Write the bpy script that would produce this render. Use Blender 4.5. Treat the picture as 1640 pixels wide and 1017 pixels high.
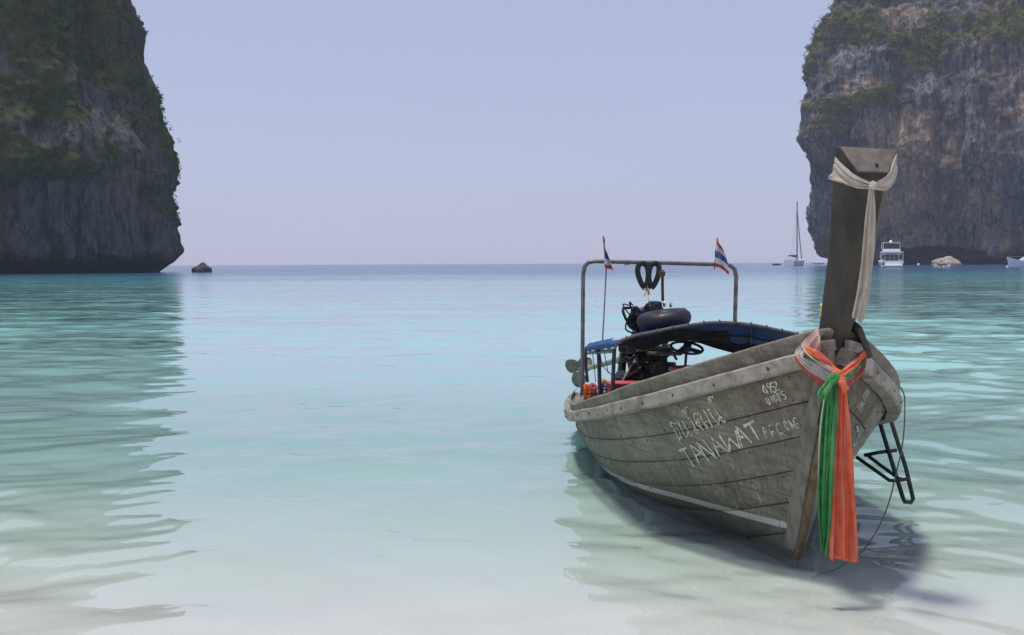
import bpy, bmesh, math, random
import numpy as np
from mathutils import Vector, Matrix

for _o in list(bpy.data.objects): bpy.data.objects.remove(_o)
SC = bpy.context.scene
COL = SC.collection
R = math.radians

# ------------------------------------------------------------------ camera
F = 2000.0; EYE = 1.65                      # focal length in photo pixels, eye height above the water
PITCH = math.atan((508.5-421.7)/F); ROLL = R(0.27)
cam = bpy.data.cameras.new('camera'); camo = bpy.data.objects.new('camera', cam); COL.objects.link(camo)
cam.sensor_width = 36.0; cam.lens = 36.0*F/1640.0; cam.clip_start = 0.05; cam.clip_end = 20000
_fw = np.array([0, math.cos(PITCH), -math.sin(PITCH)]); _up = np.array([0, math.sin(PITCH), math.cos(PITCH)]); _rt = np.array([1., 0, 0])
_r2 = math.cos(ROLL)*_rt-math.sin(ROLL)*_up; _u2 = math.sin(ROLL)*_rt+math.cos(ROLL)*_up
m = Matrix.Identity(4)
for i in range(3): m[i][0] = _r2[i]; m[i][1] = _u2[i]; m[i][2] = -_fw[i]
m[2][3] = EYE
camo.matrix_world = m
SC.camera = camo

# ------------------------------------------------------------------ sky, sun, exposure
SUN_EL, SUN_AZ = R(79), R(-98)              # azimuth measured from the view direction, negative = left
wd = bpy.data.worlds.new('World'); SC.world = wd; wd.use_nodes = True
wn = wd.node_tree.nodes; wl = wd.node_tree.links
bg = wn['Background']
sky = wn.new('ShaderNodeTexSky'); sky.sky_type = 'NISHITA'; sky.sun_disc = False
sky.sun_elevation = SUN_EL; sky.sun_rotation = SUN_AZ
sky.altitude = 0; sky.air_density = 1.0; sky.dust_density = .6; sky.ozone_density = 2.5
tint = wn.new('ShaderNodeMix'); tint.data_type = 'RGBA'; tint.blend_type = 'MULTIPLY'; tint.inputs[0].default_value = 1.0
tint.inputs[7].default_value = (1.0, 0.93, 1.0, 1)
veil = wn.new('ShaderNodeMix'); veil.data_type = 'RGBA'; veil.inputs[0].default_value = 0.68; veil.inputs[7].default_value = (3.3, 3.4, 4.75, 1)   # even tropical haze over the whole sky
wco = wn.new('ShaderNodeTexCoord'); wno = wn.new('ShaderNodeTexNoise'); wno.inputs['Scale'].default_value = 1.6; wno.inputs['Detail'].default_value = 3
wmp = wn.new('ShaderNodeMapping'); wmp.inputs['Scale'].default_value = (1, 1, 3.5); wl.new(wco.outputs['Generated'], wmp.inputs[0]); wl.new(wmp.outputs[0], wno.inputs['Vector'])
wmr = wn.new('ShaderNodeMapRange'); wmr.inputs[1].default_value = .3; wmr.inputs[2].default_value = .7; wmr.inputs[3].default_value = .60; wmr.inputs[4].default_value = .76; wl.new(wno.outputs[0], wmr.inputs[0]); wl.new(wmr.outputs[0], veil.inputs[0])
wl.new(sky.outputs[0], tint.inputs[6]); wl.new(tint.outputs[2], veil.inputs[6]); wl.new(veil.outputs[2], bg.inputs[0]); bg.inputs[1].default_value = 0.118
sl = bpy.data.lights.new('sun', 'SUN'); sl.energy = 2.45; sl.angle = R(6); sl.color = (1.0, 0.95, 0.87)
slo = bpy.data.objects.new('sun', sl); COL.objects.link(slo)
_sd = Vector((math.sin(SUN_AZ)*math.cos(SUN_EL), math.cos(SUN_AZ)*math.cos(SUN_EL), math.sin(SUN_EL)))
slo.rotation_euler = _sd.to_track_quat('Z', 'Y').to_euler()
vs = SC.view_settings; vs.view_transform = 'Standard'; vs.look = 'None'; vs.gamma = 1; vs.use_curve_mapping = False; vs.exposure = 0.27
SC.render.engine = 'CYCLES'; cy = SC.cycles
cy.use_denoising = True; cy.denoiser = 'OPENIMAGEDENOISE'; cy.max_bounces = 8; cy.diffuse_bounces = 3; cy.glossy_bounces = 4
cy.transparent_max_bounces = 12; cy.volume_bounces = 1; cy.transmission_bounces = 4; cy.caustics_reflective = False; cy.caustics_refractive = False

# ------------------------------------------------------------------ helpers
def P(px, py, Y):
    """point at depth Y that the photo shows at (px, py)"""
    r = _fw+_r2*(px-820)/F+_u2*(508.5-py)/F
    return np.array([0, 0, EYE])+r*(Y/r[1])
def PP(lst): return [P(*a) for a in lst]
def spl(tab, x):
    xs = np.array([a for a, b in tab], float); ys = np.array([b for a, b in tab], float); x = np.clip(x, xs[0], xs[-1])
    g = np.gradient(ys, xs); k = np.clip(np.searchsorted(xs, x)-1, 0, len(xs)-2)
    h = xs[k+1]-xs[k]; t = (x-xs[k])/h
    return (2*t**3-3*t**2+1)*ys[k]+(t**3-2*t**2+t)*h*g[k]+(-2*t**3+3*t**2)*ys[k+1]+(t**3-t**2)*h*g[k+1]
def smooth(pts, n):
    """resample a polyline smoothly to n points"""
    p = np.array(pts, float)
    if len(p) < 3: return p[0]+(p[-1]-p[0])*np.linspace(0, 1, n)[:, None]
    d = np.r_[0, np.cumsum(np.linalg.norm(np.diff(p, axis=0), axis=1))]+np.arange(len(p))*1e-9
    x = np.linspace(0, d[-1], n)
    return np.stack([spl(list(zip(d, p[:, k])), x) for k in range(p.shape[1])], 1)
def nrm(v): return v/(np.linalg.norm(v, axis=-1, keepdims=True)+1e-12)
def sstep(a, b, x): t = np.clip((x-a)/(b-a), 0, 1); return t*t*(3-2*t)

def _hash(ix, iy, iz, seed):
    h = (ix.astype(np.int64)*374761393+iy.astype(np.int64)*668265263+iz.astype(np.int64)*2147483647+seed*974634541) & 0x7fffffff
    h = ((h ^ (h >> 13))*1274126177) & 0x7fffffff
    h = ((h ^ (h >> 16))*668265263) & 0x7fffffff
    return (h & 0xffff)/65535.0
def vnoise(x, y, z, seed=0):
    ix, iy, iz = np.floor(x), np.floor(y), np.floor(z); fx, fy, fz = x-ix, y-iy, z-iz
    fx = fx*fx*fx*(fx*(fx*6-15)+10); fy = fy*fy*fy*(fy*(fy*6-15)+10); fz = fz*fz*fz*(fz*(fz*6-15)+10)
    o = 0
    for a in (0, 1):
        for b in (0, 1):
            for c in (0, 1):
                o = o+_hash(ix+a, iy+b, iz+c, seed)*(fx if a else 1-fx)*(fy if b else 1-fy)*(fz if c else 1-fz)
    return o*2-1
def fbm(x, y, z, oct=4, seed=0, gain=.5):
    o = 0; a = 1.; f = 1.
    for k in range(oct):
        o = o+a*vnoise(x*f+k*7.3, y*f+k*3.1, z*f+k*5.7, seed+k); a *= gain; f *= 2.03
    return o

WM = {}                                     # world matrices of parents
def thing(name, label, cat, loc=(0, 0, 0), group=None, mat4=None):
    o = bpy.data.objects.new(name, None); COL.objects.link(o); o.empty_display_size = .1
    M4 = mat4 if mat4 is not None else Matrix.Translation(Vector([float(c) for c in loc]))
    o.matrix_world = M4; WM[o.name] = np.array(M4)
    o['label'] = label; o['category'] = cat
    if group: o['group'] = group
    return o
class MB:
    def __init__(s): s.v = []; s.f = []; s.n = 0
    def add(s, v, f):
        v = np.asarray(v, float).reshape(-1, 3); s.v.append(v); s.f += [tuple(int(i)+s.n for i in q) for q in f]; s.n += len(v); return s
    def box(s, c, size, ax=None, bev=0.0):
        c = np.asarray(c, float); h = np.asarray(size, float)/2; A = np.eye(3) if ax is None else np.asarray(ax, float)
        if bev <= 0:
            q = [(x, y, z) for x in (-1, 1) for y in (-1, 1) for z in (-1, 1)]
            v = [c+(A.T@(np.array(k)*h)) for k in q]
            return s.add(v, [(0, 1, 3, 2), (4, 6, 7, 5), (0, 4, 5, 1), (2, 3, 7, 6), (0, 2, 6, 4), (1, 5, 7, 3)])
        bm = bmesh.new(); bmesh.ops.create_cube(bm, size=1.0)
        for w in bm.verts: w.co = Vector((w.co.x*h[0]*2, w.co.y*h[1]*2, w.co.z*h[2]*2))
        bmesh.ops.bevel(bm, geom=bm.edges[:], offset=min(bev, min(h)*.9), segments=2, affect='EDGES', profile=.5)
        bm.verts.index_update()
        v = [c+A.T@np.array(w.co) for w in bm.verts]; f = [[w.index for w in q.verts] for q in bm.faces]; bm.free()
        return s.add(v, f)
    def tube(s, pts, r, n=8, cap=True, samples=None):
        p = smooth(pts, samples) if samples else np.array(pts, float)
        rr = np.full(len(p), r) if np.isscalar(r) else np.interp(np.linspace(0, 1, len(p)), np.linspace(0, 1, len(r)), r)
        T = nrm(np.gradient(p, axis=0)); u = np.cross(T[0], [0, 0, 1.])
        if np.linalg.norm(u) < .1: u = np.cross(T[0], [1., 0, 0])
        u = nrm(u); v = []
        for i in range(len(p)):
            u = nrm(u-T[i]*np.dot(u, T[i])); w = np.cross(T[i], u)
            for k in range(n):
                a = 2*math.pi*k/n; v.append(p[i]+rr[i]*(math.cos(a)*u+math.sin(a)*w))
        f = [(i*n+k, i*n+(k+1) % n, (i+1)*n+(k+1) % n, (i+1)*n+k) for i in range(len(p)-1) for k in range(n)]
        if cap: f += [tuple(range(n))[::-1], tuple((len(p)-1)*n+k for k in range(n))]
        return s.add(v, f)
    def grid(s, A, closed_u=False):
        A = np.asarray(A, float); a, b = A.shape[:2]; f = []
        for i in range(a-1 if not closed_u else a):
            j2 = (i+1) % a
            for j in range(b-1): f.append((i*b+j, i*b+j+1, j2*b+j+1, j2*b+j))
        return s.add(A.reshape(-1, 3), f)
    def sweep(s, path, prof, side, up=(0, 0, 1), cap=True):
        """closed profile [(a,b)..] (a along side vector, b along up) swept on path; side: array of vectors"""
        p = np.array(path, float); n = len(prof); up = np.asarray(up, float); v = []
        for i in range(len(p)):
            for a, b in (prof[i] if isinstance(prof[0][0], (tuple, list)) else prof): v.append(p[i]+a*side[i]+b*(up if up.ndim == 1 else up[i]))
        n = len(prof[0]) if isinstance(prof[0][0], (tuple, list)) else n
        f = [(i*n+k, i*n+(k+1) % n, (i+1)*n+(k+1) % n, (i+1)*n+k) for i in range(len(p)-1) for k in range(n)]
        if cap: f += [tuple(range(n))[::-1], tuple((len(p)-1)*n+k for k in range(n))]
        return s.add(v, f)
    def torus(s, c, R1, r, axis=(0, 0, 1), n=28, k=10, squash=1.0, xdir=None, wob=None):
        ax = nrm(np.array(axis, float)); x = np.array(xdir, float) if xdir is not None else np.cross(ax, [0.3, .9, .1]); x = nrm(x-ax*np.dot(x, ax)); y = np.cross(ax, x)
        v = []
        for i in range(n):
            a = 2*math.pi*i/n; d = math.cos(a)*x+math.sin(a)*y*squash
            rr = R1*(1+(wob(a) if wob else 0))
            for j in range(k):
                b = 2*math.pi*j/k; v.append(np.array(c)+d*(rr+r*math.cos(b))+ax*r*math.sin(b))
        f = [(i*k+j, i*k+(j+1) % k, ((i+1) % n)*k+(j+1) % k, ((i+1) % n)*k+j) for i in range(n) for j in range(k)]
        return s.add(v, f)
    def ball(s, c, rad, n=10, m=7, ax=None, noise=0, seed=0):
        rad = np.ones(3)*rad if np.isscalar(rad) else np.array(rad, float); A = np.eye(3) if ax is None else np.asarray(ax, float)
        v = []
        for i in range(m+1):
            t = math.pi*i/m
            for j in range(n):
                a = 2*math.pi*j/n; d = np.array([math.sin(t)*math.cos(a), math.sin(t)*math.sin(a), math.cos(t)])
                k = 1+(noise*float(vnoise(*(np.array([q]) for q in d*1.7+seed), seed)[0]) if noise else 0)
                v.append(np.array(c)+A.T@(d*rad*k))
        f = [(i*n+j, (i+1)*n+j, (i+1)*n+(j+1) % n, i*n+(j+1) % n) for i in range(m) for j in range(n)]
        return s.add(v, f)
    def lathe(s, c, axis, prof, n=14):
        """prof: [(r, h)..] about axis"""
        ax = nrm(np.array(axis, float)); x = np.cross(ax, [.2, .3, 1.0] if abs(ax[2]) < .9 else [1., .2, 0]); x = nrm(x); y = np.cross(ax, x); v = []
        for r, h in prof:
            for k in range(n): a = 2*math.pi*k/n; v.append(np.array(c)+ax*h+r*(math.cos(a)*x+math.sin(a)*y))
        f = [(i*n+k, i*n+(k+1) % n, (i+1)*n+(k+1) % n, (i+1)*n+k) for i in range(len(prof)-1) for k in range(n)]
        f += [tuple(range(n))[::-1], tuple((len(prof)-1)*n+k for k in range(n))]
        return s.add(v, f)
    def build(s, name, mat, parent=None, smoothed=True, local=False, fix=True):
        """local: vertices already are in the parent's frame"""
        v = np.concatenate(s.v) if s.v else np.zeros((0, 3))
        loc = np.zeros(3)
        if parent is not None:
            if not local:
                Mi = np.linalg.inv(WM[parent.name]); v = v@Mi[:3, :3].T+Mi[:3, 3]
        else:
            loc = np.array([(v[:, 0].min()+v[:, 0].max())/2, (v[:, 1].min()+v[:, 1].max())/2, v[:, 2].min()]); v = v-loc
        me = bpy.data.meshes.new(name); me.from_pydata(v.tolist(), [], s.f)
        if fix:
            bm = bmesh.new(); bm.from_mesh(me); bmesh.ops.recalc_face_normals(bm, faces=bm.faces[:]); bm.to_mesh(me); bm.free()
        me.materials.append(mat)
        if smoothed:
            me.polygons.foreach_set('use_smooth', [True]*len(me.polygons))
            try: me.set_sharp_from_angle(angle=R(38))
            except Exception: pass
        o = bpy.data.objects.new(name, me); COL.objects.link(o)
        if parent is not None:
            o.parent = parent; WM[o.name] = WM[parent.name]
        else:
            o.location = loc; M4 = np.eye(4); M4[:3, 3] = loc; WM[o.name] = M4
        return o
def tag(o, label=None, cat=None, group=None, kind=None):
    if label: o['label'] = label
    if cat: o['category'] = cat
    if group: o['group'] = group
    if kind: o['kind'] = kind
    return o
def fast_mesh(name, V, Q, mat, attrs=None, smoothed=True):
    """big quad meshes straight from numpy"""
    me = bpy.data.meshes.new(name); V = np.asarray(V, np.float32); Q = np.asarray(Q, np.int32)
    me.vertices.add(len(V)); me.vertices.foreach_set('co', V.ravel())
    me.loops.add(Q.size); me.loops.foreach_set('vertex_index', Q.ravel())
    me.polygons.add(len(Q)); me.polygons.foreach_set('loop_start', np.arange(0, Q.size, Q.shape[1], dtype=np.int32))
    me.polygons.foreach_set('use_smooth', np.full(len(Q), smoothed))
    me.update(calc_edges=True)
    for k, a in (attrs or {}).items():
        at = me.attributes.new(k, 'FLOAT', 'POINT'); at.data.foreach_set('value', np.asarray(a, np.float32))
    me.materials.append(mat)
    o = bpy.data.objects.new(name, me); COL.objects.link(o); return o
def gridquads(a, b):
    i = np.arange(a-1)[:, None]*b+np.arange(b-1)[None, :]
    return np.stack([i, i+1, i+b+1, i+b], -1).reshape(-1, 4)

# ------------------------------------------------------------------ materials
class NT:
    def __init__(s, name):
        s.m = bpy.data.materials.new(name); s.m.use_nodes = True; s.t = s.m.node_tree; s.t.nodes.clear(); s.N = s.t.nodes
        s.out = s.N.new('ShaderNodeOutputMaterial')
    def n(s, typ, **k):
        o = s.N.new('ShaderNode'+typ)
        for a, b in k.items(): setattr(o, a, b)
        return o
    def l(s, a, b): s.t.links.new(a, b)
    def _in(s, sock, v):
        if hasattr(v, 'is_linked') or hasattr(v, 'links'): s.l(v, sock)
        elif v is not None: sock.default_value = (tuple(v)+(1,)) if isinstance(v, (tuple, list)) and len(v) == 3 and len(getattr(sock, 'default_value', (0,)*4)) == 4 else v
    def math(s, op, a, b=None, clamp=False):
        o = s.n('Math', operation=op, use_clamp=clamp); s._in(o.inputs[0], a); s._in(o.inputs[1], b); return o.outputs[0]
    def mix(s, f, a, b, blend='MIX'):
        o = s.n('Mix', data_type='RGBA', blend_type=blend); s._in(o.inputs[0], f); s._in(o.inputs[6], a); s._in(o.inputs[7], b); return o.outputs[2]
    def coords(s, kind='Object'): return s.n('TexCoord').outputs[kind]
    def scale(s, v, sc):
        o = s.n('Mapping'); s.l(v, o.inputs[0]); o.inputs['Scale'].default_value = sc; return o.outputs[0]
    def noise(s, v, sc, det=4, rough=.55, dist=0.0):
        o = s.n('TexNoise'); s.l(v, o.inputs['Vector']); o.inputs['Scale'].default_value = sc; o.inputs['Detail'].default_value = det
        o.inputs['Roughness'].default_value = rough; o.inputs['Distortion'].default_value = dist; return o.outputs[0]
    def ramp(s, v, a, b, c0=0.0, c1=1.0):
        o = s.n('MapRange', interpolation_type='SMOOTHSTEP'); s._in(o.inputs[0], v); o.inputs[1].default_value = a; o.inputs[2].default_value = b
        o.inputs[3].default_value = c0; o.inputs[4].default_value = c1; return o.outputs[0]
    def cramp(s, v, stops):
        o = s.n('ValToRGB'); s.l(v, o.inputs[0]); e = o.color_ramp.elements
        while len(e) < len(stops): e.new(.5)
        for k, (p, c) in enumerate(stops): e[k].position = p; e[k].color = tuple(c)+(1,)
        return o.outputs[0]
    def bump(s, h, st=.5, dist=.01):
        o = s.n('Bump'); s.l(h, o.inputs['Height']); o.inputs['Strength'].default_value = st; o.inputs['Distance'].default_value = dist; return o.outputs[0]
    def bsdf(s, col, rough=.6, metal=0.0, spec=.4, normal=None, **k):
        o = s.n('BsdfPrincipled'); s._in(o.inputs['Base Color'], col); s._in(o.inputs['Roughness'], rough); o.inputs['Metallic'].default_value = metal
        o.inputs['Specular IOR Level'].default_value = spec
        if normal is not None: s.l(normal, o.inputs['Normal'])
        for a, b in k.items(): s._in(o.inputs[a], b)
        return o.outputs[0]
    def done(s, sh): s.l(sh, s.out.inputs['Surface']); return s.m
MATS = {}
def pm(name, c1, c2=None, sc=8.0, rough=.6, metal=0.0, bump=.15, bd=.004, spec=.4, stretch=(1, 1, 1), c3=None):
    """painted / plain material: two tones by noise, dirt by a third, fine relief"""
    if name in MATS: return MATS[name]
    t = NT(name); co = t.scale(t.coords(), stretch); n1 = t.noise(co, sc, 5); c2 = c2 or tuple(x*.7 for x in c1)
    col = t.mix(t.ramp(n1, .35, .68), c1, c2)
    if c3: col = t.mix(t.ramp(t.noise(co, sc*2.7, 6, .7), .56, .7), col, c3)
    nb = t.noise(co, sc*6, 4)
    r = t.ramp(n1, .3, .7, max(0, rough-.1), min(1, rough+.1))
    MATS[name] = t.done(t.bsdf(col, r, metal, spec, t.bump(nb, bump, bd))); return MATS[name]
def cloth(name, c1, c2, trans=.3, sc=14):
    if name in MATS: return MATS[name]
    t = NT(name); co = t.coords(); n1 = t.noise(co, sc, 5); col = t.mix(t.ramp(n1, .3, .7), c1, c2)
    wv = t.noise(t.scale(co, (1, 1, .15)), 90, 3); st_ = t.noise(t.scale(co, (1, 1, .08)), 26, 4); col = t.mix(t.math('MULTIPLY', t.ramp(st_, .48, .68), .45), col, t.mix(.5, col, (.8, .78, .72))); col = t.mix(t.math('MULTIPLY', t.ramp(t.noise(co, 45, 5, .7), .60, .72), .35), col, tuple(x*.35 for x in c2))
    nb = t.bump(wv, .35, .002)
    tr = t.n('BsdfTranslucent'); t.l(col, tr.inputs[0]); t.l(nb, tr.inputs['Normal'])
    mx = t.n('MixShader'); mx.inputs[0].default_value = trans; t.l(t.bsdf(col, .85, 0, .15, nb), mx.inputs[1]); t.l(tr.outputs[0], mx.inputs[2])
    MATS[name] = t.done(mx.outputs[0]); return MATS[name]

# ================================================================== THE SETTING
def depth_at(x, y):
    """height of the sea bed: beach at the photographer's feet, shelving slowly"""
    z = spl([(-30, 1.6), (-6, .55), (0, .22), (3.4, .03), (5, -.028), (7, -.05), (9, -.09), (14, -.24), (25, -.8), (50, -1.9), (100, -3.2), (170, -6.5), (400, -8), (6000, -8)], y)
    return z+.008*vnoise(x*.5, y*.35, x*0, 3)*np.clip(1-y/60, 0, 1)
# ---- sea bed
xs = np.r_[-2600, -900, -300, -120, -60, -30, np.linspace(-16, 16, 90), 30, 60, 120, 300, 900, 2600]
ys = np.r_[-30, -15, -6, np.linspace(-1, 16, 120), np.geomspace(17, 4200, 50)]
X, Y = np.meshgrid(xs, ys)
Z = depth_at(X, Y)+.004*np.sin(Y*9+1.5*vnoise(X*.8, Y*.8, X*0, 4))*(Y < 18)
t = NT('wet_coral_sand'); co = t.coords(); n1 = t.noise(co, .8, 4); n2 = t.noise(co, 60, 3)
col = t.mix(t.ramp(n1, .3, .7), (.79, .775, .735), (.72, .705, .67)); col = t.mix(t.ramp(n2, .55, .75), col, (.67, .65, .60))
M_SAND = t.done(t.bsdf(col, .9, 0, .2, t.bump(n2, .3, .004)))
sb = fast_mesh('seabed', np.stack([X, Y, Z], -1).reshape(-1, 3), gridquads(len(ys), len(xs)), M_SAND); sb['kind'] = 'structure'

# ---- water surface: real swell and ripple near the beach
rng = np.random.default_rng(5)
ys = np.r_[np.arange(3.0, 12, .026), np.arange(12, 24, .05), np.arange(24, 48, .12), np.arange(48, 140, .6), np.geomspace(141, 4000, 60)]
us = np.linspace(-1, 1, 430)
Yw = np.repeat(ys[:, None], len(us), 1); Xw = us[None, :]*(.56*ys[:, None]+1.6)
Zw = np.zeros_like(Xw)
wx = Xw+.55*vnoise(Xw*.22, Yw*.3, Xw*0, 11); wy = Yw+.8*vnoise(Xw*.16, Yw*.22, Xw*0, 12)
spec = []
for k in range(46):
    lam = float(np.exp(rng.uniform(math.log(.34), math.log(3.2)))); th = rng.normal(0, .62)
    spec.append((lam, th, rng.uniform(0, 6.283), .0036*lam**1.02*rng.uniform(.5, 1.4)))
for k in range(16): spec.append((rng.uniform(.15, .34), rng.normal(0, .9), rng.uniform(0, 6.283), .00055*rng.uniform(.5, 1.3)))
for lam, th, ph, amp in spec:
    kx, ky = math.sin(th)*6.2832/lam, math.cos(th)*6.2832/lam
    dy = np.interp(ys, [3, 12, 24, 48, 140, 4000], [.026, .05, .12, .5, 1.2, 60])
    fade = np.clip(1.6-3.2*np.maximum(dy, .0026*ys)/lam*1.6, 0, 1)[:, None]
    Zw += amp*fade*np.sin(kx*wx+ky*wy+ph)
gust = .75+.45*vnoise(Xw*.12, Yw*.07, Xw*0, 21)
side = .55+.45*np.clip(np.abs(Xw/Yw-.02)/.3, 0, 1)
Zw *= gust*np.clip((Yw-2.6)/5.0, .18, 1)
t = NT('sea_water')
co = t.coords(); sep = t.n('SeparateXYZ'); t.l(co, sep.inputs[0]); wyy = sep.outputs[1]
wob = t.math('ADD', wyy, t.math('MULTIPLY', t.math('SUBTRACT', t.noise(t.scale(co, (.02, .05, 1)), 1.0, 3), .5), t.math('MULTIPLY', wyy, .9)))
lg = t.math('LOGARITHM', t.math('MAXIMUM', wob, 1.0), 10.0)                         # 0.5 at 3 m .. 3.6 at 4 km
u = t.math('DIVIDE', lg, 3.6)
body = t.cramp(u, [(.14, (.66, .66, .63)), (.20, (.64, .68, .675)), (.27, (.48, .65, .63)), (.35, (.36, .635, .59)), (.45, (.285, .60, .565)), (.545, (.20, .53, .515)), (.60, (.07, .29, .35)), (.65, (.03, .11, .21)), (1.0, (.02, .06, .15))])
patch = t.ramp(t.noise(t.scale(co, (.05, .12, 1)), 1.0, 4), .5, .75)
body = t.mix(t.math('MULTIPLY', patch, .22), body, (.10, .30, .34))
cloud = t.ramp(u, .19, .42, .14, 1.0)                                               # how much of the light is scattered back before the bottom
# ripples too fine for the mesh
geo = t.n('NewGeometry')
rp = t.n('TexNoise'); t.l(t.scale(co, (.55, 1.5, 1)), rp.inputs['Vector']); rp.inputs['Scale'].default_value = 2.6; rp.inputs['Detail'].default_value = 3
rp2 = t.n('TexNoise'); t.l(t.scale(co, (.12, .4, 1)), rp2.inputs['Vector']); rp2.inputs['Scale'].default_value = 1.1; rp2.inputs['Detail'].default_value = 4
def vec(op, a, b):
    o = t.n('VectorMath', operation=op); t._in(o.inputs[0], a)
    if b is not None:
        if op == 'SCALE': t._in(o.inputs[3], b)
        else: t._in(o.inputs[1], b)
    return o.outputs[0]
amp = t.math('ADD', t.ramp(u, .24, .46, 0.0, .32), t.ramp(u, .52, .66, 0.0, .85))
d1 = vec('MULTIPLY', vec('SUBTRACT', rp.outputs[1], (.5, .5, .5)), (.7, 1.0, 0.0))
d2 = vec('MULTIPLY', vec('SUBTRACT', rp2.outputs[1], (.5, .5, .5)), (.5, .8, 0.0))
nn = vec('NORMALIZE', vec('ADD', geo.outputs['Normal'], vec('SCALE', vec('ADD', d1, d2), amp)), None)
fr = t.n('Fresnel'); fr.inputs[0].default_value = 1.333; t.l(nn, fr.inputs[1])
gl = t.n('BsdfGlossy'); gl.inputs[0].default_value = (1, 1, 1, 1); t.l(nn, gl.inputs['Normal']); t._in(gl.inputs['Roughness'], t.ramp(u, .3, .6, .015, .09))
df = t.n('BsdfDiffuse'); t.l(body, df.inputs[0])
tr = t.n('BsdfTransparent'); t.l(t.cramp(u, [(.14, (.97, .98, .97)), (.20, (.93, .97, .955)), (.25, (.78, .94, .885)), (.30, (.46, .84, .76)), (1, (.3, .8, .8))]), tr.inputs[0])
m1 = t.n('MixShader'); t.l(cloud, m1.inputs[0]); t.l(tr.outputs[0], m1.inputs[1]); t.l(df.outputs[0], m1.inputs[2])
m2 = t.n('MixShader'); t.l(fr.outputs[0], m2.inputs[0]); t.l(m1.outputs[0], m2.inputs[1]); t.l(gl.outputs[0], m2.inputs[2])
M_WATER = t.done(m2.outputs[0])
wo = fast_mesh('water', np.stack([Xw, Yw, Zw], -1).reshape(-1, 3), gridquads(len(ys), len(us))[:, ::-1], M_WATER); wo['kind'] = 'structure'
wo.data.flip_normals() if wo.data.polygons[0].normal.z < 0 else None

# ---- limestone cliffs
def rock_mat(name, dark, mid, tan, green, green2, tanamt, brown, tanx=1e4):
    t = NT(name); co = t.coords()
    flow = t.noise(t.scale(co, (.5, .5, .05)), .9, 6, .62); fine = t.noise(t.scale(co, (1, 1, .35)), .9, 7, .65); big = t.noise(co, .035, 4); bl = t.noise(t.scale(co, (1, 1, .5)), .16, 5, .6)
    col = t.mix(t.ramp(fine, .32, .66), dark, mid)
    col = t.mix(t.math('MULTIPLY', t.ramp(flow, .49, .60), .85), col, tuple(x*.33 for x in dark))
    ck = t.n('TexVoronoi', feature='DISTANCE_TO_EDGE'); t.l(t.scale(co, (.55, .55, .16)), ck.inputs['Vector']); ck.inputs['Scale'].default_value = .55; ck.inputs['Randomness'].default_value = 1.0
    crk = t.ramp(t.math('ADD', ck.outputs['Distance'], t.math('MULTIPLY', t.math('SUBTRACT', fine, .5), .12)), .045, .0)
    hol = t.ramp(t.noise(t.scale(co, (1, 1, .28)), .42, 4, .6), .60, .68)
    xx = t.n('SeparateXYZ'); t.l(co, xx.inputs[0]); zone = t.math('MULTIPLY', t.math('MULTIPLY', t.ramp(xx.outputs[0], tanx-26, tanx-6), t.ramp(xx.outputs[0], tanx+30, tanx+8)), t.ramp(xx.outputs[2], 92, 55))
    tn = t.math('MULTIPLY', t.math('MULTIPLY', t.ramp(t.math('ADD', bl, t.math('MULTIPLY', zone, .10)), .44, .57), t.ramp(t.math('ADD', big, t.math('MULTIPLY', zone, .16)), .43, .57)), tanamt)
    col = t.mix(tn, col, t.mix(t.ramp(fine, .38, .62), tuple(x*.55 for x in tan), tan))
    zon = t.noise(t.scale(co, (1, 1, .22)), .055, 4, .6); col = t.mix(t.math('MULTIPLY', t.ramp(zon, .47, .60), .62), col, tuple(x*.45 for x in dark)); col = t.mix(t.math('MULTIPLY', t.ramp(zon, .42, .30), .45), col, tuple(x*1.35 for x in mid))  # broad dark and pale zones: gully shading put into the rock colour
    col = t.mix(t.math('MULTIPLY', t.math('MAXIMUM', crk, hol), .5), col, tuple(x*.28 for x in dark))
    at = t.n('Attribute', attribute_name='veg'); v = at.outputs['Fac']
    gn = t.noise(co, .55, 6, .7); vm = t.math('MULTIPLY', t.ramp(t.math('ADD', v, t.math('MULTIPLY', t.math('SUBTRACT', gn, .5), .9)), .42, .60), .92)
    gcol = t.mix(t.ramp(t.noise(co, .09, 4), .42, .62), green, green2); gcol = t.mix(t.ramp(gn, .45, .65), gcol, brown)
    col = t.mix(vm, col, gcol)
    tide_shade = t.n('SeparateXYZ'); t.l(co, tide_shade.inputs[0])
    col = t.mix(t.ramp(t.math('ADD', tide_shade.outputs[2], t.math('MULTIPLY', flow, 1.6)), 2.2, 4.6, .85, 0), col, tuple(x*.3 for x in dark))  # tide stain, reaching higher to paint in the undercut notch's shade
    hb = t.math('ADD', fine, t.math('MULTIPLY', flow, .8))
    return t.done(t.bsdf(col, .92, 0, .15, t.bump(hb, .9, .8)))
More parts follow.
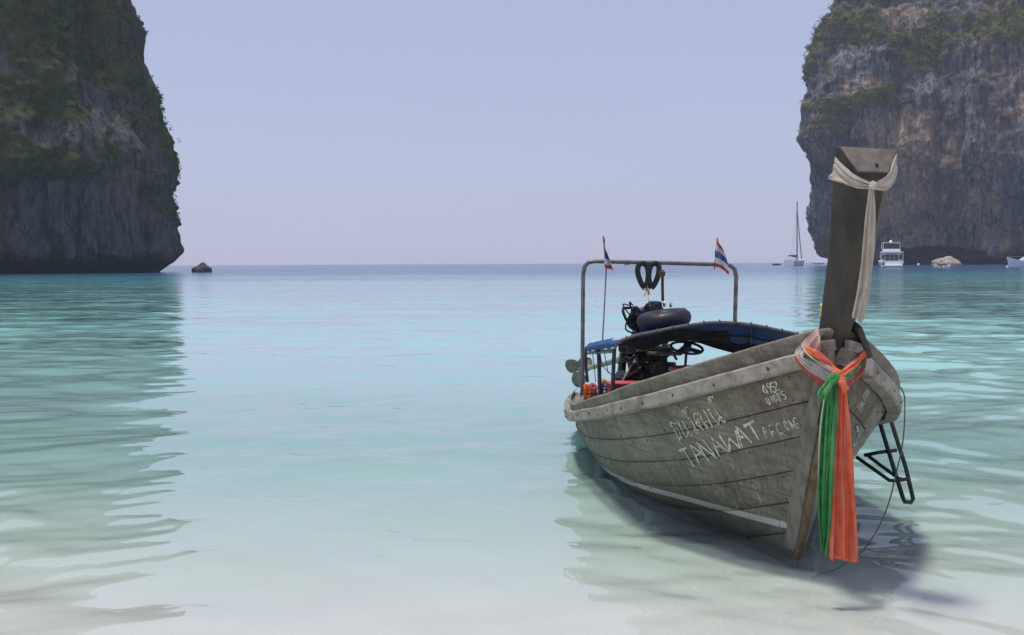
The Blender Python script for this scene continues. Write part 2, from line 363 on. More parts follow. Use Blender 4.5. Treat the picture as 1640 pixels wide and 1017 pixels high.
def cliff(name, plan, profile, scale_z, H, nu, nz, mat, seed, amp, veg_bias, cave=None, umap=None, sg=1, lump=1.6, shift=0.0):
    """plan: polyline of the foot (rock on its left when walking along it); profile: [(z, setback)] ; returns object + arrays"""
    c = smooth(plan, nu) if umap is None else smooth(plan, 2000)[np.clip((umap*1999).astype(int), 0, 1999)]
    T = nrm(np.gradient(c, axis=0)); nx, ny = sg*T[:, 1], -sg*T[:, 0]
    zz = H*np.linspace(0, 1, nz)**1.12-1.5
    sb_ = spl(profile, zz)+shift
    U = np.repeat(np.arange(len(c))[:, None], nz, 1); ZZ = np.repeat(zz[None, :], len(c), 0)
    SB = np.repeat(sb_[None, :], len(c), 0)
    bx, by = np.repeat(c[:, :1], nz, 1), np.repeat(c[:, 1:2], nz, 1); NX, NY = np.repeat(nx[:, None], nz, 1), np.repeat(ny[:, None], nz, 1)
    if cave is not None: SB = SB+cave(bx, by, ZZ)
    px, py = bx-NX*SB, by-NY*SB
    a = amp; low = np.clip((ZZ+1.5)/6, .25, 1)
    d = a*1.0*fbm(px/38, py/38, ZZ/60, 3, seed)*low
    d += a*.42*fbm(px/11, py/11, ZZ/34, 4, seed+10)*low
    fl = 1-np.abs(fbm(px/6.5, py/6.5, ZZ/45, 3, seed+20)); d += a*.62*(fl-.6)*low; d += a*.55*(.55-np.abs(fbm(px/17, py/17, ZZ/110, 2, seed+25)))*low
    led = fbm(px/25, py/25, ZZ/7.0, 4, seed+30); d += a*.12*led*low
    d += a*.13*fbm(px/2.6, py/2.6, ZZ/3.6, 3, seed+40)*low
    vm = sstep(.25, .6, fbm(px/22, py/22, ZZ/16, 4, seed+60)*.55+.45*led+veg_bias(px, py, ZZ)); d += vm*lump*np.abs(fbm(px/2.4, py/2.4, ZZ/2.2, 3, seed+70))
    px = px+NX*d; py = py+NY*d; pz = ZZ+a*.10*fbm(px/6, py/6, ZZ/6, 2, seed+50)*(ZZ > 0)
    veg = fbm(px/22, py/22, ZZ/16, 4, seed+60)*.55+.45*led+veg_bias(px, py, ZZ)
    V = np.stack([px, py, pz], -1)
    o = fast_mesh(name, V.reshape(-1, 3), gridquads(len(c), nz), mat, {'veg': veg.ravel()}); o['kind'] = 'structure'
    return o, V, np.stack([NX, NY, 0*NX], -1), veg
def shrubs(name, V, Nn, veg, n, size, leaf, per, mat, seed, th, tops):
    """loose clumps of leaf-sized faces growing on the ledges"""
    rg = np.random.default_rng(seed); idx = np.argwhere((veg > th) & (V[..., 2] > 7))
    w = np.clip(veg[tuple(idx.T)]-th, .02, .8); idx = idx[rg.choice(len(idx), n, p=w/w.sum())]
    c = V[idx[:, 0], idx[:, 1]]+Nn[idx[:, 0], idx[:, 1]]*size*.05
    s = size*rg.lognormal(0, .45, n)
    k = np.repeat(np.arange(n), per); d = rg.normal(size=(len(k), 3)); d = nrm(d)*rg.uniform(.35, 1, (len(k), 1))**.6; d[:, 2] = d[:, 2]*.75+.25
    ctr = c[k]+d*s[k][:, None]
    a = nrm(rg.normal(size=(len(k), 3))); b = nrm(np.cross(a, rg.normal(size=(len(k), 3))))
    L = (leaf*rg.uniform(.6, 1.5, len(k)))[:, None]
    q = np.stack([ctr-a*L, ctr+b*L*.55, ctr+a*L, ctr-b*L*.55], 1)
    tone = np.repeat(np.repeat(rg.uniform(0, 1, n), per), 4)
    o = fast_mesh(name, q.reshape(-1, 3), np.arange(len(k)*4).reshape(-1, 4), mat, {'tone': tone}, False); o['kind'] = 'stuff'
    return o
def leaf_mat(name, a, b, c):
    t = NT(name); at = t.n('Attribute', attribute_name='tone')
    col = t.cramp(at.outputs['Fac'], [(0, a), (.55, b), (1, c)]); tr = t.n('BsdfTranslucent'); t.l(col, tr.inputs[0])
    mx = t.n('MixShader'); mx.inputs[0].default_value = .40; t.l(t.bsdf(col, .7, 0, .2), mx.inputs[1]); t.l(tr.outputs[0], mx.inputs[2]); return t.done(mx.outputs[0])

# left headland, 220 to 280 m away
k = .135
profL = [(-2, 30*k), (.0, 27*k), (1.2, 19*k), (2.6, 6*k), (4, 0), (7.3, 5*k), (11.4, 12*k), (15.5, 20*k), (17, 19*k), (19.5, 12*k), (25, 10*k), (29, 15*k), (34.3, 32*k), (41, 44*k), (46.5, 56*k), (57, 70*k), (80, 120*k), (120, 230*k)]
planL = [(-190, 470), (-130, 380), (-88, 318), (-73.5, 287), (-71.5, 272), (-75, 258), (-86, 243), (-104, 229), (-128, 214), (-160, 196), (-205, 165), (-250, 110), (-285, 30)]
umL = np.interp(np.linspace(0, 1, 430), [0, .12, .72, 1], [0, .22, .62, 1])
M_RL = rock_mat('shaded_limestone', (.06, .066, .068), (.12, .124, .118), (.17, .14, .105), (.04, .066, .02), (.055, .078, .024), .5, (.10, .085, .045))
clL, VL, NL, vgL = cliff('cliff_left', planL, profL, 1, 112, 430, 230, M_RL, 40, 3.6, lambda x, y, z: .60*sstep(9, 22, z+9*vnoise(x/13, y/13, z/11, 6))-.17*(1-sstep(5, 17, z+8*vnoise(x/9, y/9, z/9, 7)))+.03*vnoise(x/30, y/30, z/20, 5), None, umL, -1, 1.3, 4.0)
shrubs('cliff_left_shrubs', VL, NL, vgL, 11000, .62, .22, 18, leaf_mat('dark_shrub_leaf', (.03, .055, .016), (.055, .08, .024), (.09, .10, .035)), 8, .10, 0)
# right headland, 560 to 650 m away
k = .31
profR = [(-3, 56*k), (0, 50*k), (4.3, 37*k), (12, 29*k), (24.5, 21*k), (37, 14*k), (52, 4*k), (68, 0), (82, 2*k), (89.6, 13*k), (100, 19*k), (111, 38*k), (120.6, 47*k), (130, 68*k), (150, 110*k), (190, 230*k)]
planR = [(420, 980), (270, 810), (176, 690), (147, 648), (141.5, 622), (148, 603), (166, 592), (196, 580), (232, 566), (280, 540), (345, 490), (410, 410), (450, 300)]
umR = np.interp(np.linspace(0, 1, 560), [0, .10, .78, 1], [0, .22, .66, 1])
def caveR(x, y, z):
    top = 9.5*np.sqrt(np.clip(1-((x-197)/24)**2, 0, 1))+5.5*np.sqrt(np.clip(1-((x-229)/9)**2, 0, 1))*(np.abs(x-197) > 20)
    top = np.maximum(top, 4.0*sstep(165, 175, x))+1.2*vnoise(x/5, y/5, z*0, 77)
    return 26*sstep(0, 1.6, top-z)
M_RR = rock_mat('weathered_limestone', (.075, .08, .094), (.25, .245, .25), (.46, .32, .215), (.06, .09, .026), (.125, .135, 0.042), .9, (.13, .105, .06), 182)
clR, VR, NR, vgR = cliff('cliff_right', planR, profR, 1, 185, 560, 300, M_RR, 90, 6.5, lambda x, y, z: .24*sstep(85, 125, z)-.36*(1-sstep(45, 82, z))+.14+.12*(1-sstep(150, 172, x))*sstep(40, 60, z)-.02, caveR, umR, 1, 1.9, 6.0)
shrubs('cliff_right_shrubs', VR, NR, vgR, 11000, 1.25, .42, 18, leaf_mat('olive_shrub_leaf', (.10, .14, .036), (.19, .20, .06), (.29, .25, .09)), 9, .16, 0)

# rocks
def sea_rock(name, c, size, seed, mat, label, peak=.0):
    bm = bmesh.new(); bmesh.ops.create_icosphere(bm, subdivisions=4, radius=1.0)
    co_ = np.array([v.co for v in bm.verts]); d = co_.copy()
    n_ = fbm(d[:, 0]*1.2+seed, d[:, 1]*1.2, d[:, 2]*1.2, 4, seed); q = np.round((d@np.array([.6, .2, .8]))*3)/3
    d = d*(1+.22*n_[:, None]+.05*q[:, None]); d[:, 2] = np.where(d[:, 2] > 0, d[:, 2]*(1+peak*np.exp(-((d[:, 0]-.25)/.4)**2)), d[:, 2]*.5)
    d = d*np.array(size)
    for v, w in zip(bm.verts, d): v.co = w
    me = bpy.data.meshes.new(name); bm.to_mesh(me); bm.free(); me.materials.append(mat); o = bpy.data.objects.new(name, me); COL.objects.link(o); o.location = c
    return tag(o, label, 'rock')
M_ROCKD = pm('wet_dark_rock', (.07, .07, .075), (.035, .035, .04), 1.2, .85, bump=.6, bd=.15, c3=(.12, .115, .11))
M_ROCKT = pm('pale_tan_rock', (.50, .42, .32), (.34, .28, .22), .5, .9, bump=.6, bd=.3, c3=(.22, .2, .17))
p = P(322, 436, 270); sea_rock('sea_rock', (p[0], p[1], .2), (2.1, 1.8, 1.25), 5, M_ROCKD, 'dark pointed rock standing in the sea off the left cliff', .45)
p = P(1515, 424, 560); sea_rock('sea_rock', (p[0], p[1], .2), (6.2, 4, 2.6), 9, M_ROCKT, 'pale tan rock in front of the cave at the foot of the right cliff', .35)

# ================================================================== THE BOAT
ALPHA = R(2.5); LIST = R(2.4); ORG = Vector((1.57, 6.86, 0))
B4 = Matrix.Translation(ORG) @ Matrix.Rotation(ALPHA, 4, 'Z') @ Matrix.Rotation(LIST, 4, 'Y')
B4n = np.array(B4); B4i = np.linalg.inv(B4n)
def Wb(p): p = np.asarray(p, float); return p@B4n[:3, :3].T+B4n[:3, 3]
def L(px, py, Y): p = P(px, py, Y); return B4i[:3, :3]@p+B4i[:3, 3]          # same point in the boat's frame
STEM = [(-.3, .28), (0, 0), (.5, -.24), (1.0, -.46), (1.25, -.56), (2.2, -.90)]
WWL = [(0, .014), (.42, .11), (.83, .22), (1.29, .37), (1.64, .52), (2.0, .62), (2.6, .70), (3.5, .73), (4.8, .72), (6.5, .66)]
WR = [(0, .02), (.05, .10), (.2, .24), (.5, .46), (1.1, .75), (2, .89), (3, .925), (4.2, .90), (5.2, .80), (6.2, .62)]
ZR = [(-.56, 1.22), (-.06, 1.04), (.54, .86), (1.44, .675), (2.44, .525), (3.64, .375), (4.6, .34), (5.6, .345)]
SEND = 5.5; ZB = -.16
stem = lambda z: spl(STEM, z)
zr = lambda s: spl(ZR, s)
def hw(s, z):
    s = np.asarray(s, float); z = np.asarray(z, float)
    q = np.clip(z/zr(s), 0, 1.2); tt = np.maximum(s-stem(z), 0); a = spl(WWL, tt); b = spl(WR, tt)
    w = a+(b-a)*q**.85
    return w*np.where(z < 0, 1+z*1.2, 1)
def hull(side, s, z, off=0.0):
    s = np.asarray(s, float); z = np.asarray(z, float); e = .01
    p = np.stack([side*hw(s, z), s, z], -1)
    ds = np.stack([side*(hw(s+e, z)-hw(s-e, z)), 2*e+0*s, 0*s], -1); dz = np.stack([side*(hw(s, z+e)-hw(s, z-e)), 0*s, 2*e+0*s], -1)
    n = nrm(np.cross(ds, dz))*(-side); n = n*np.sign(n[..., :1]*side+1e-9)
    return p+n*(np.asarray(off)[..., None] if np.ndim(off) else off), n

boat = thing('longtail_boat', 'weathered grey wooden longtail boat with tall raked prow afloat in the shallows', 'boat', mat4=B4)

# --- materials of the boat
t = NT('weathered_hull_planks'); co = t.coords(); sp = t.n('SeparateXYZ'); t.l(co, sp.inputs[0]); sx, sy, sz = sp.outputs
grain = t.noise(t.scale(co, (0, 1.2, 22)), 2.2, 7, .62); blot = t.noise(co, 3.2, 6, .62); fine = t.noise(co, 26, 5, .7); streak = t.noise(t.scale(co, (0, 11, .55)), 1.4, 5, .6)
oi = t.n('ObjectInfo')
col = t.mix(t.ramp(blot, .36, .66), (.275, .252, .180), (.165, .150, .104))
big = t.noise(co, 1.3, 5, .65); col = t.mix(t.math('MULTIPLY', t.ramp(big, .46, .62), .55), col, (.12, .105, .07)); col = t.mix(t.math('MULTIPLY', t.ramp(big, .40, .28), .5), col, (.33, .32, .27))
col = t.mix(t.ramp(grain, .46, .62), col, (.135, .125, .10))
col = t.mix(t.math('MULTIPLY', t.ramp(fine, .50, .62), .6), col, (.10, .095, .08))
col = t.mix(t.math('MULTIPLY', t.ramp(streak, .52, .66), .5), col, (.085, .078, .058))
bow = t.math('MULTIPLY', t.ramp(sy, .55, -.25), t.ramp(sz, .62, .9))
col = t.mix(t.math('MULTIPLY', bow, t.ramp(blot, .36, .58, .35, .95)), col, t.mix(t.ramp(fine, .42, .6), (.15, .115, .085), (.085, .065, .052)))
b2 = t.noise(co, 7.5, 6, .7); col = t.mix(t.math('MULTIPLY', t.ramp(b2, .54, .64), .55), col, (.07, .064, .045)); col = t.mix(t.math('MULTIPLY', t.ramp(t.noise(co, 5.1, 6, .7), .58, .70), .4), col, (.36, .345, .285))
chip = t.math('MULTIPLY', t.ramp(t.noise(co, 34, 4, .7), .60, .66), t.ramp(t.noise(co, 2.6, 2), .5, .62))
col = t.mix(t.math('MULTIPLY', chip, .8), col, (.42, .33, .28))
vo = t.n('TexVoronoi'); t.l(co, vo.inputs['Vector']); vo.inputs['Scale'].default_value = 7.0
rust = t.math('MULTIPLY', t.ramp(vo.outputs['Distance'], .10, .05), t.ramp(t.noise(co, 3.1, 2), .5, .56))
col = t.mix(rust, col, (.13, .062, .03))
scf = t.math('MULTIPLY', t.ramp(t.noise(t.scale(co, (10, 34, 3.2)), 1.0, 4, .65), .63, .69), t.math('MULTIPLY', t.ramp(sy, 1.2, .2), t.ramp(sz, .62, .42)))
col = t.mix(t.math('MULTIPLY', scf, .75), col, (.62, .62, .58))
col = t.mix(.16, col, t.cramp(oi.outputs['Random'], [(0, (.14, .135, .11)), (1, (.42, .40, .34))]))
line = t.math('SUBTRACT', sz, t.math('ADD', .172, t.math('MULTIPLY', sy, -.062)))          # height over the boot stripe
ln2 = t.math('ADD', line, t.math('MULTIPLY', t.math('SUBTRACT', fine, .5), .008))
stp = t.math('MULTIPLY', t.ramp(ln2, -.002, .002), t.ramp(ln2, .040, .036)); stp = t.math('MULTIPLY', stp, t.ramp(fine, .70, .56, .25, .9))
below = t.ramp(ln2, .001, -.003)
col = t.mix(t.math('MULTIPLY', below, .82), col, t.mix(t.ramp(blot, .4, .65), (.135, .132, .108), (.085, .09, .07)))
col = t.mix(t.math('MULTIPLY', t.ramp(sz, .07, .0), .6), col, (.075, .085, .06))
col = t.mix(stp, col, (.55, .555, .49))
M_HULL = t.done(t.bsdf(col, t.ramp(blot, .3, .7, .6, .85), 0, .3, t.bump(t.math('ADD', grain, t.math('MULTIPLY', fine, .5)), .45, .006)))
def wood(name, a, b, dark, st=(1, 1, 1), sc=3.0, rough=.75):
    t = NT(name); co = t.coords(); g = t.noise(t.scale(co, st), sc, 7, .62); bl = t.noise(co, 4.5, 5, .6); fi = t.noise(co, 40, 4, .7)
    c = t.mix(t.ramp(g, .38, .64), a, b); c = t.mix(t.math('MULTIPLY', t.ramp(bl, .5, .68), .7), c, dark); c = t.mix(t.math('MULTIPLY', t.ramp(fi, .58, .7), .6), c, dark)
    return t.done(t.bsdf(c, rough, 0, .3, t.bump(t.math('ADD', g, t.math('MULTIPLY', fi, .4)), .4, .004)))
M_RAIL = wood('bleached_rail_wood', (.37, .345, .285), (.25, .23, .185), (.11, .10, .08), (5, .8, 5), 3.5)
M_CAP = wood('worn_inner_rail', (.29, .25, .215), (.18, .155, .13), (.10, .085, .07), (5, .8, 5), 3.5)
M_STEMW = wood('stem_board_wood', (.235, .225, .18), (.15, .143, .112), (.08, .076, .06), (8, 8, .7), 3.0)
M_STEME = wood('rusty_stem_edge', (.20, .15, .10), (.13, .085, .05), (.06, .05, .04), (8, 8, .7), 5.0)
M_PROW = wood('dark_oiled_prow', (.058, .052, .041), (.042, .038, .031), (.026, .024, .02), (7, 7, .6), 2.5, .6)
M_PROWE = wood('prow_end_grain', (.165, .14, .125), (.115, .10, .09), (.07, .06, .05), (3, 3, 3), 5.0, .7)
M_INNER = wood('dark_inner_hull', (.11, .095, .08), (.07, .06, .05), (.03, .027, .022), (4, .8, 4), 3.0, .9)
M_DECK = wood('grey_floor_boards', (.30, .27, .23), (.20, .18, .15), (.09, .08, .065), (6, .8, 6), 3.0, .85)

# --- strakes, one object per plank
pw = lambda s: np.interp(s, [-.5, 2, 5.5], [.162, .150, .108])
seamz = lambda k, s: zr(s)-.074-k*pw(s)
def start_of(k):
    s = 0.0
    for _ in range(60): s = .5*s+.5*float(stem(max(float(seamz(k, s)), ZB)))
    return s
NP = 64
for side in (-1, 1):
    for k in range(-1, 9):
        sA, sB = start_of(k), start_of(k+1)
        cand = np.linspace(sA, SEND, 400); ok = cand[seamz(k, cand) > ZB+.03]
        if len(ok) == 0: continue
        e = min(SEND, ok[-1])
        uu = np.linspace(0, 1, NP)**1.35
        s_t = sA+(e-sA)*uu; s_b = sB+(e-sB)*uu
        z_t = np.maximum(seamz(k, s_t), ZB); z_b = np.maximum(seamz(k+1, s_b), ZB)
        rows = []
        for f, off in ((.0, -.022), (.018, -.006), (.06, 0.0), (.35, .0015), (.65, .0015), (.94, 0.0), (.982, -.006), (1.0, -.022)):
            s = s_t+(s_b-s_t)*f; z = z_t+(z_b-z_t)*f
            jit = .0022*vnoise(s*1.7, z*0+k*3.1, s*0, 60+k+side)
            rows.append(hull(side, s, z, off+jit+.0012*((k*7) % 3-1))[0])
        MB().grid(rows).build('plank', M_HULL, boat, local=True, fix=False)
# inner skin, floor boards, frames, transom
for side in (-1, 1):
    rows = []
    for f in np.linspace(0, 1, 9):
        ss_ = np.linspace(-.5, SEND, 60); zt = zr(ss_); z = ZB+(zt-ZB)*f; s = np.maximum(ss_, stem(z)+.0)
        rows.append(hull(side, s, z, -.032)[0])
    MB().grid(rows).build('inner_skin', M_INNER, boat, local=True, fix=False)
for k in range(7):
    rows = []
    for f in (0, 1):
        s = np.linspace(.55, SEND-.04, 30); z = np.full_like(s, .13); w = hw(s, z)-.04
        rows.append(np.stack([-w+2*w*(k+f*.97)/7, s, z+.004*(k % 2)], -1))
    MB().grid(rows).build('floor_board', M_DECK, boat, local=True, fix=False)
for s0 in (.9, 1.6, 2.3, 3.0, 3.7, 4.4):
    pth = []
    for side, zs in ((-1, np.linspace(zr(s0)-.02, .15, 8)), (1, np.linspace(.15, zr(s0)-.02, 8))):
        pth += list(hull(side, np.full(8, s0), zs, -.055)[0])
    MB().tube(pth, .022, 6).build('frame_rib', M_INNER, boat, local=True)
zz = np.linspace(ZB, float(zr(SEND))-.05, 8); G = []
for f in np.linspace(-1, 1, 13): G.append(np.stack([f*(hw(np.full(8, SEND), zz)), SEND+.03*(1-f*f)+0*zz, zz], -1))
MB().grid(G).build('transom', M_HULL, boat, local=True, fix=False)
# --- gunwale: rail, flat cap and inner coaming carried round the stern
sl_ = np.r_[np.linspace(-.56, 1.0, 26), np.linspace(1.1, 5.05, 34)]
left = [(-float(hw(s, zr(s))), s, float(zr(s))) for s in sl_]
z5 = float(zr(5.3)); wE = float(hw(5.05, zr(5.05)))
corner = [(-wE+.03, 5.22, z5), (-wE+.075, 5.36, z5+.002), (-wE+.15, 5.47, z5+.004), (-wE+.28, 5.535, z5+.006), (-.2, 5.565, z5+.008)]
U = left+corner; U = np.array(U+[(0, 5.57, z5+.008)]+[(-a, b, c) for a, b, c in U[::-1]])
Tn = nrm(np.gradient(U, axis=0)); SV = nrm(np.stack([-Tn[:, 1], Tn[:, 0], 0*Tn[:, 0]], 1))
# side vector must point outward
SV = SV*np.where((SV[:, :1]*U[:, :1]+SV[:, 1:2]*(U[:, 1:2]-3) > 0), 1, -1)
wav = np.array([.003*math.sin(i*.9)+.002*math.sin(i*2.3) for i in range(len(U))])[:, None]
MB().sweep(U+SV*wav, [(-.03, -.083), (.040, -.086), (.050, -.078), (.054, -.012), (.046, -.001), (-.03, 0)], SV).build('gunwale_rail', M_RAIL, boat, local=True)
MB().sweep(U+np.array([0, 0, .003]), [(-.088, -.03), (-.033, -.03), (-.033, .0), (-.036, .008), (-.08, .009), (-.088, .004)], SV).build('gunwale_cap', M_CAP, boat, local=True)
Ui = U[3:-3]+np.array([0, 0, .0]); MB().sweep(Ui, [(-.118, -.06), (-.091, -.06), (-.091, .004), (-.095, .011), (-.113, .011), (-.118, .004)], SV[3:-3]).build('coaming', M_CAP, boat, local=True)
# bolt heads along the rail
bolts = MB()
for side in (-1, 1):
    for s in np.arange(-.3, 5, .33):
        w = float(hw(s, zr(s))); i = int(np.argmin(np.abs(U[:len(left), 1]-s))); n_ = SV[i]*np.array([1, 1, 1]); n_ = n_ if side < 0 else n_*np.array([-1, 1, 1])
        c = np.array([side*w, s, float(zr(s))])+n_*.053+np.array([0, 0, -.05-.012*math.sin(s*9)]); bolts.lathe(c, n_, [(.009, -.004), (.009, .002), (.006, .0045)], 8)
bolts.build('rail_bolts', pm('rusty_bolt', (.10, .075, .055), (.05, .04, .035), 40, .8), boat, local=True)['kind'] = 'stuff'
# nail heads along the plank edges
nails = MB()
for side in (-1, 1):
    for k in range(0, 7):
        for s in np.arange(start_of(k)+.12, SEND-.1, .27):
            for dv, ds_ in ((.022, 0), (-.022, .05)):
                z = float(seamz(k, s+ds_))+dv
                if z < .03: continue
                p_, n_ = hull(side, np.array([s+ds_]), np.array([z]), .0015); nails.lathe(p_[0], n_[0], [(.0055, -.002), (.0055, .001), (.003, .0018)], 6)
nails.build('plank_nails', pm('rust_stained_nail', (.085, .06, .042), (.05, .04, .032), 40, .85), boat, local=True)['kind'] = 'stuff'
# --- stem: cheek boards, edge, prow post, breasthook
for side in (-1, 1):
    zz = np.linspace(.06, 1.05, 26); rows = []
    for tt, off in ((.02, .002), (.05, .011), (.2, .013), (.66, .013), (.96, .012), (1.0, .001)):
        wid = tt*np.interp(zz, [0, .6, 1.05], [.10, .072, .036]); rows.append(hull(side, stem(zz)+wid, zz, off)[0])
    MB().grid(rows).build('stem_cheek_board', M_STEMW, boat, local=True, fix=False)
zz = np.linspace(ZB, 1.16, 26); pth = np.stack([0*zz, stem(zz), zz], -1)
Tn = nrm(np.gradient(pth, axis=0)); FWD = nrm(np.cross(np.tile([1., 0, 0], (len(zz), 1)), Tn)); FWD = FWD*np.where(FWD[:, 1:2] < 0, 1, -1)
MB().sweep(pth, [(.042, .038), (.028, .046), (-.028, .046), (-.042, .038), (-.046, -.05), (.046, -.05)][::-1] and [(-.05, -.021), (.010, -.018), (.020, -.010), (.020, .010), (.010, .018), (-.05, .021)], FWD, np.array([1., 0, 0])).build('stem_edge', M_STEME, boat, local=True)
# prow post
zc = np.linspace(.80, 2.20, 30); sec = []
for z in zc:
    lean = float(np.interp(z, [1.0, 1.35, 1.7, 2.2], [0, .020, .036, .037]))
    f = np.interp(z, [.8, 1.3, 2.2], [0, .18, 1.0]); hb = .072+.076*f; hf = .030+.040*f; dp = .13+.035*f
    s0 = float(stem(z))-.012; top_f = min(z, 2.075); top_b = min(z, 2.20)
    zf = z if z < 2.0 else 2.0+(z-2.0)*(.075/.20); zb_ = z
    s0f = float(stem(zf))-.012; s0b = float(stem(zb_))-.012
    sec.append([(a_+lean, b_, c_) for a_, b_, c_ in [(-hb, s0b+dp, zb_), (-hb+.006, s0b+dp-.03, zb_), (-hf-.004, s0f+.012, zf), (-hf, s0f, zf), (hf, s0f, zf), (hf+.004, s0f+.012, zf), (hb-.006, s0b+dp-.03, zb_), (hb, s0b+dp, zb_)]])
A = np.array(sec); n = A.shape[1]; f = [(i*n+k, i*n+(k+1) % n, (i+1)*n+(k+1) % n, (i+1)*n+k) for i in range(len(A)-1) for k in range(n)]
MB().add(A.reshape(-1, 3), f+[tuple(range(n))]).build('prow_post', M_PROW, boat, local=True); PROW = bpy.data.objects['prow_post']
topc = A[-1]; cN = nrm(np.cross(topc[4]-topc[0], topc[7]-topc[0])); cN = cN if cN[2] > 0 else -cN
mb = MB(); mb.add(np.r_[topc+cN*.002-(topc-topc.mean(0))*.0, topc+cN*.010-(topc-topc.mean(0))*.03], [tuple(range(8, 16))]+[(k, (k+1) % 8, 8+(k+1) % 8, 8+k) for k in range(8)]).build('prow_end_face', M_PROWE, PROW, local=True)
c = topc.mean(0)+np.array([.03, -.02, 0]); c[2] = topc[:, 2].mean()+.0; 
MB().lathe(topc[3]*.35+topc[4]*.35+topc[7]*.3+cN*.009+np.array([-.02, 0, 0]), cN, [(.008, 0), (.008, .004), (.004, .006)], 8).build('bolt_hole', pm('black_hole', (.01, .01, .01), (.008, .008, .008), 10, .9), PROW, local=True)
for side in (-1, 1):
    a = np.array([side*.165, -.50, 1.205]); b = np.array([side*.03, -.615, 1.235])
    d = nrm(b-a); up_ = np.array([0, 0, 1.]); sd = nrm(np.cross(d, up_)); up_ = np.cross(sd, d)
    MB().box((a+b)/2, (np.linalg.norm(b-a), .03, .055), [d, sd, up_], .004).build('breasthook', M_CAP, boat, local=True)
a = L(1387, 566, 6.40); b = L(1369, 519, 6.30); d = nrm(b-a); sd = nrm(np.cross(d, [0, 1., 0])); ff = np.cross(sd, d)
MB().box((a+b)/2, (np.linalg.norm(b-a), .03, .10), [d, sd, ff], .005).build('prow_knee', M_PROW, boat, local=True)

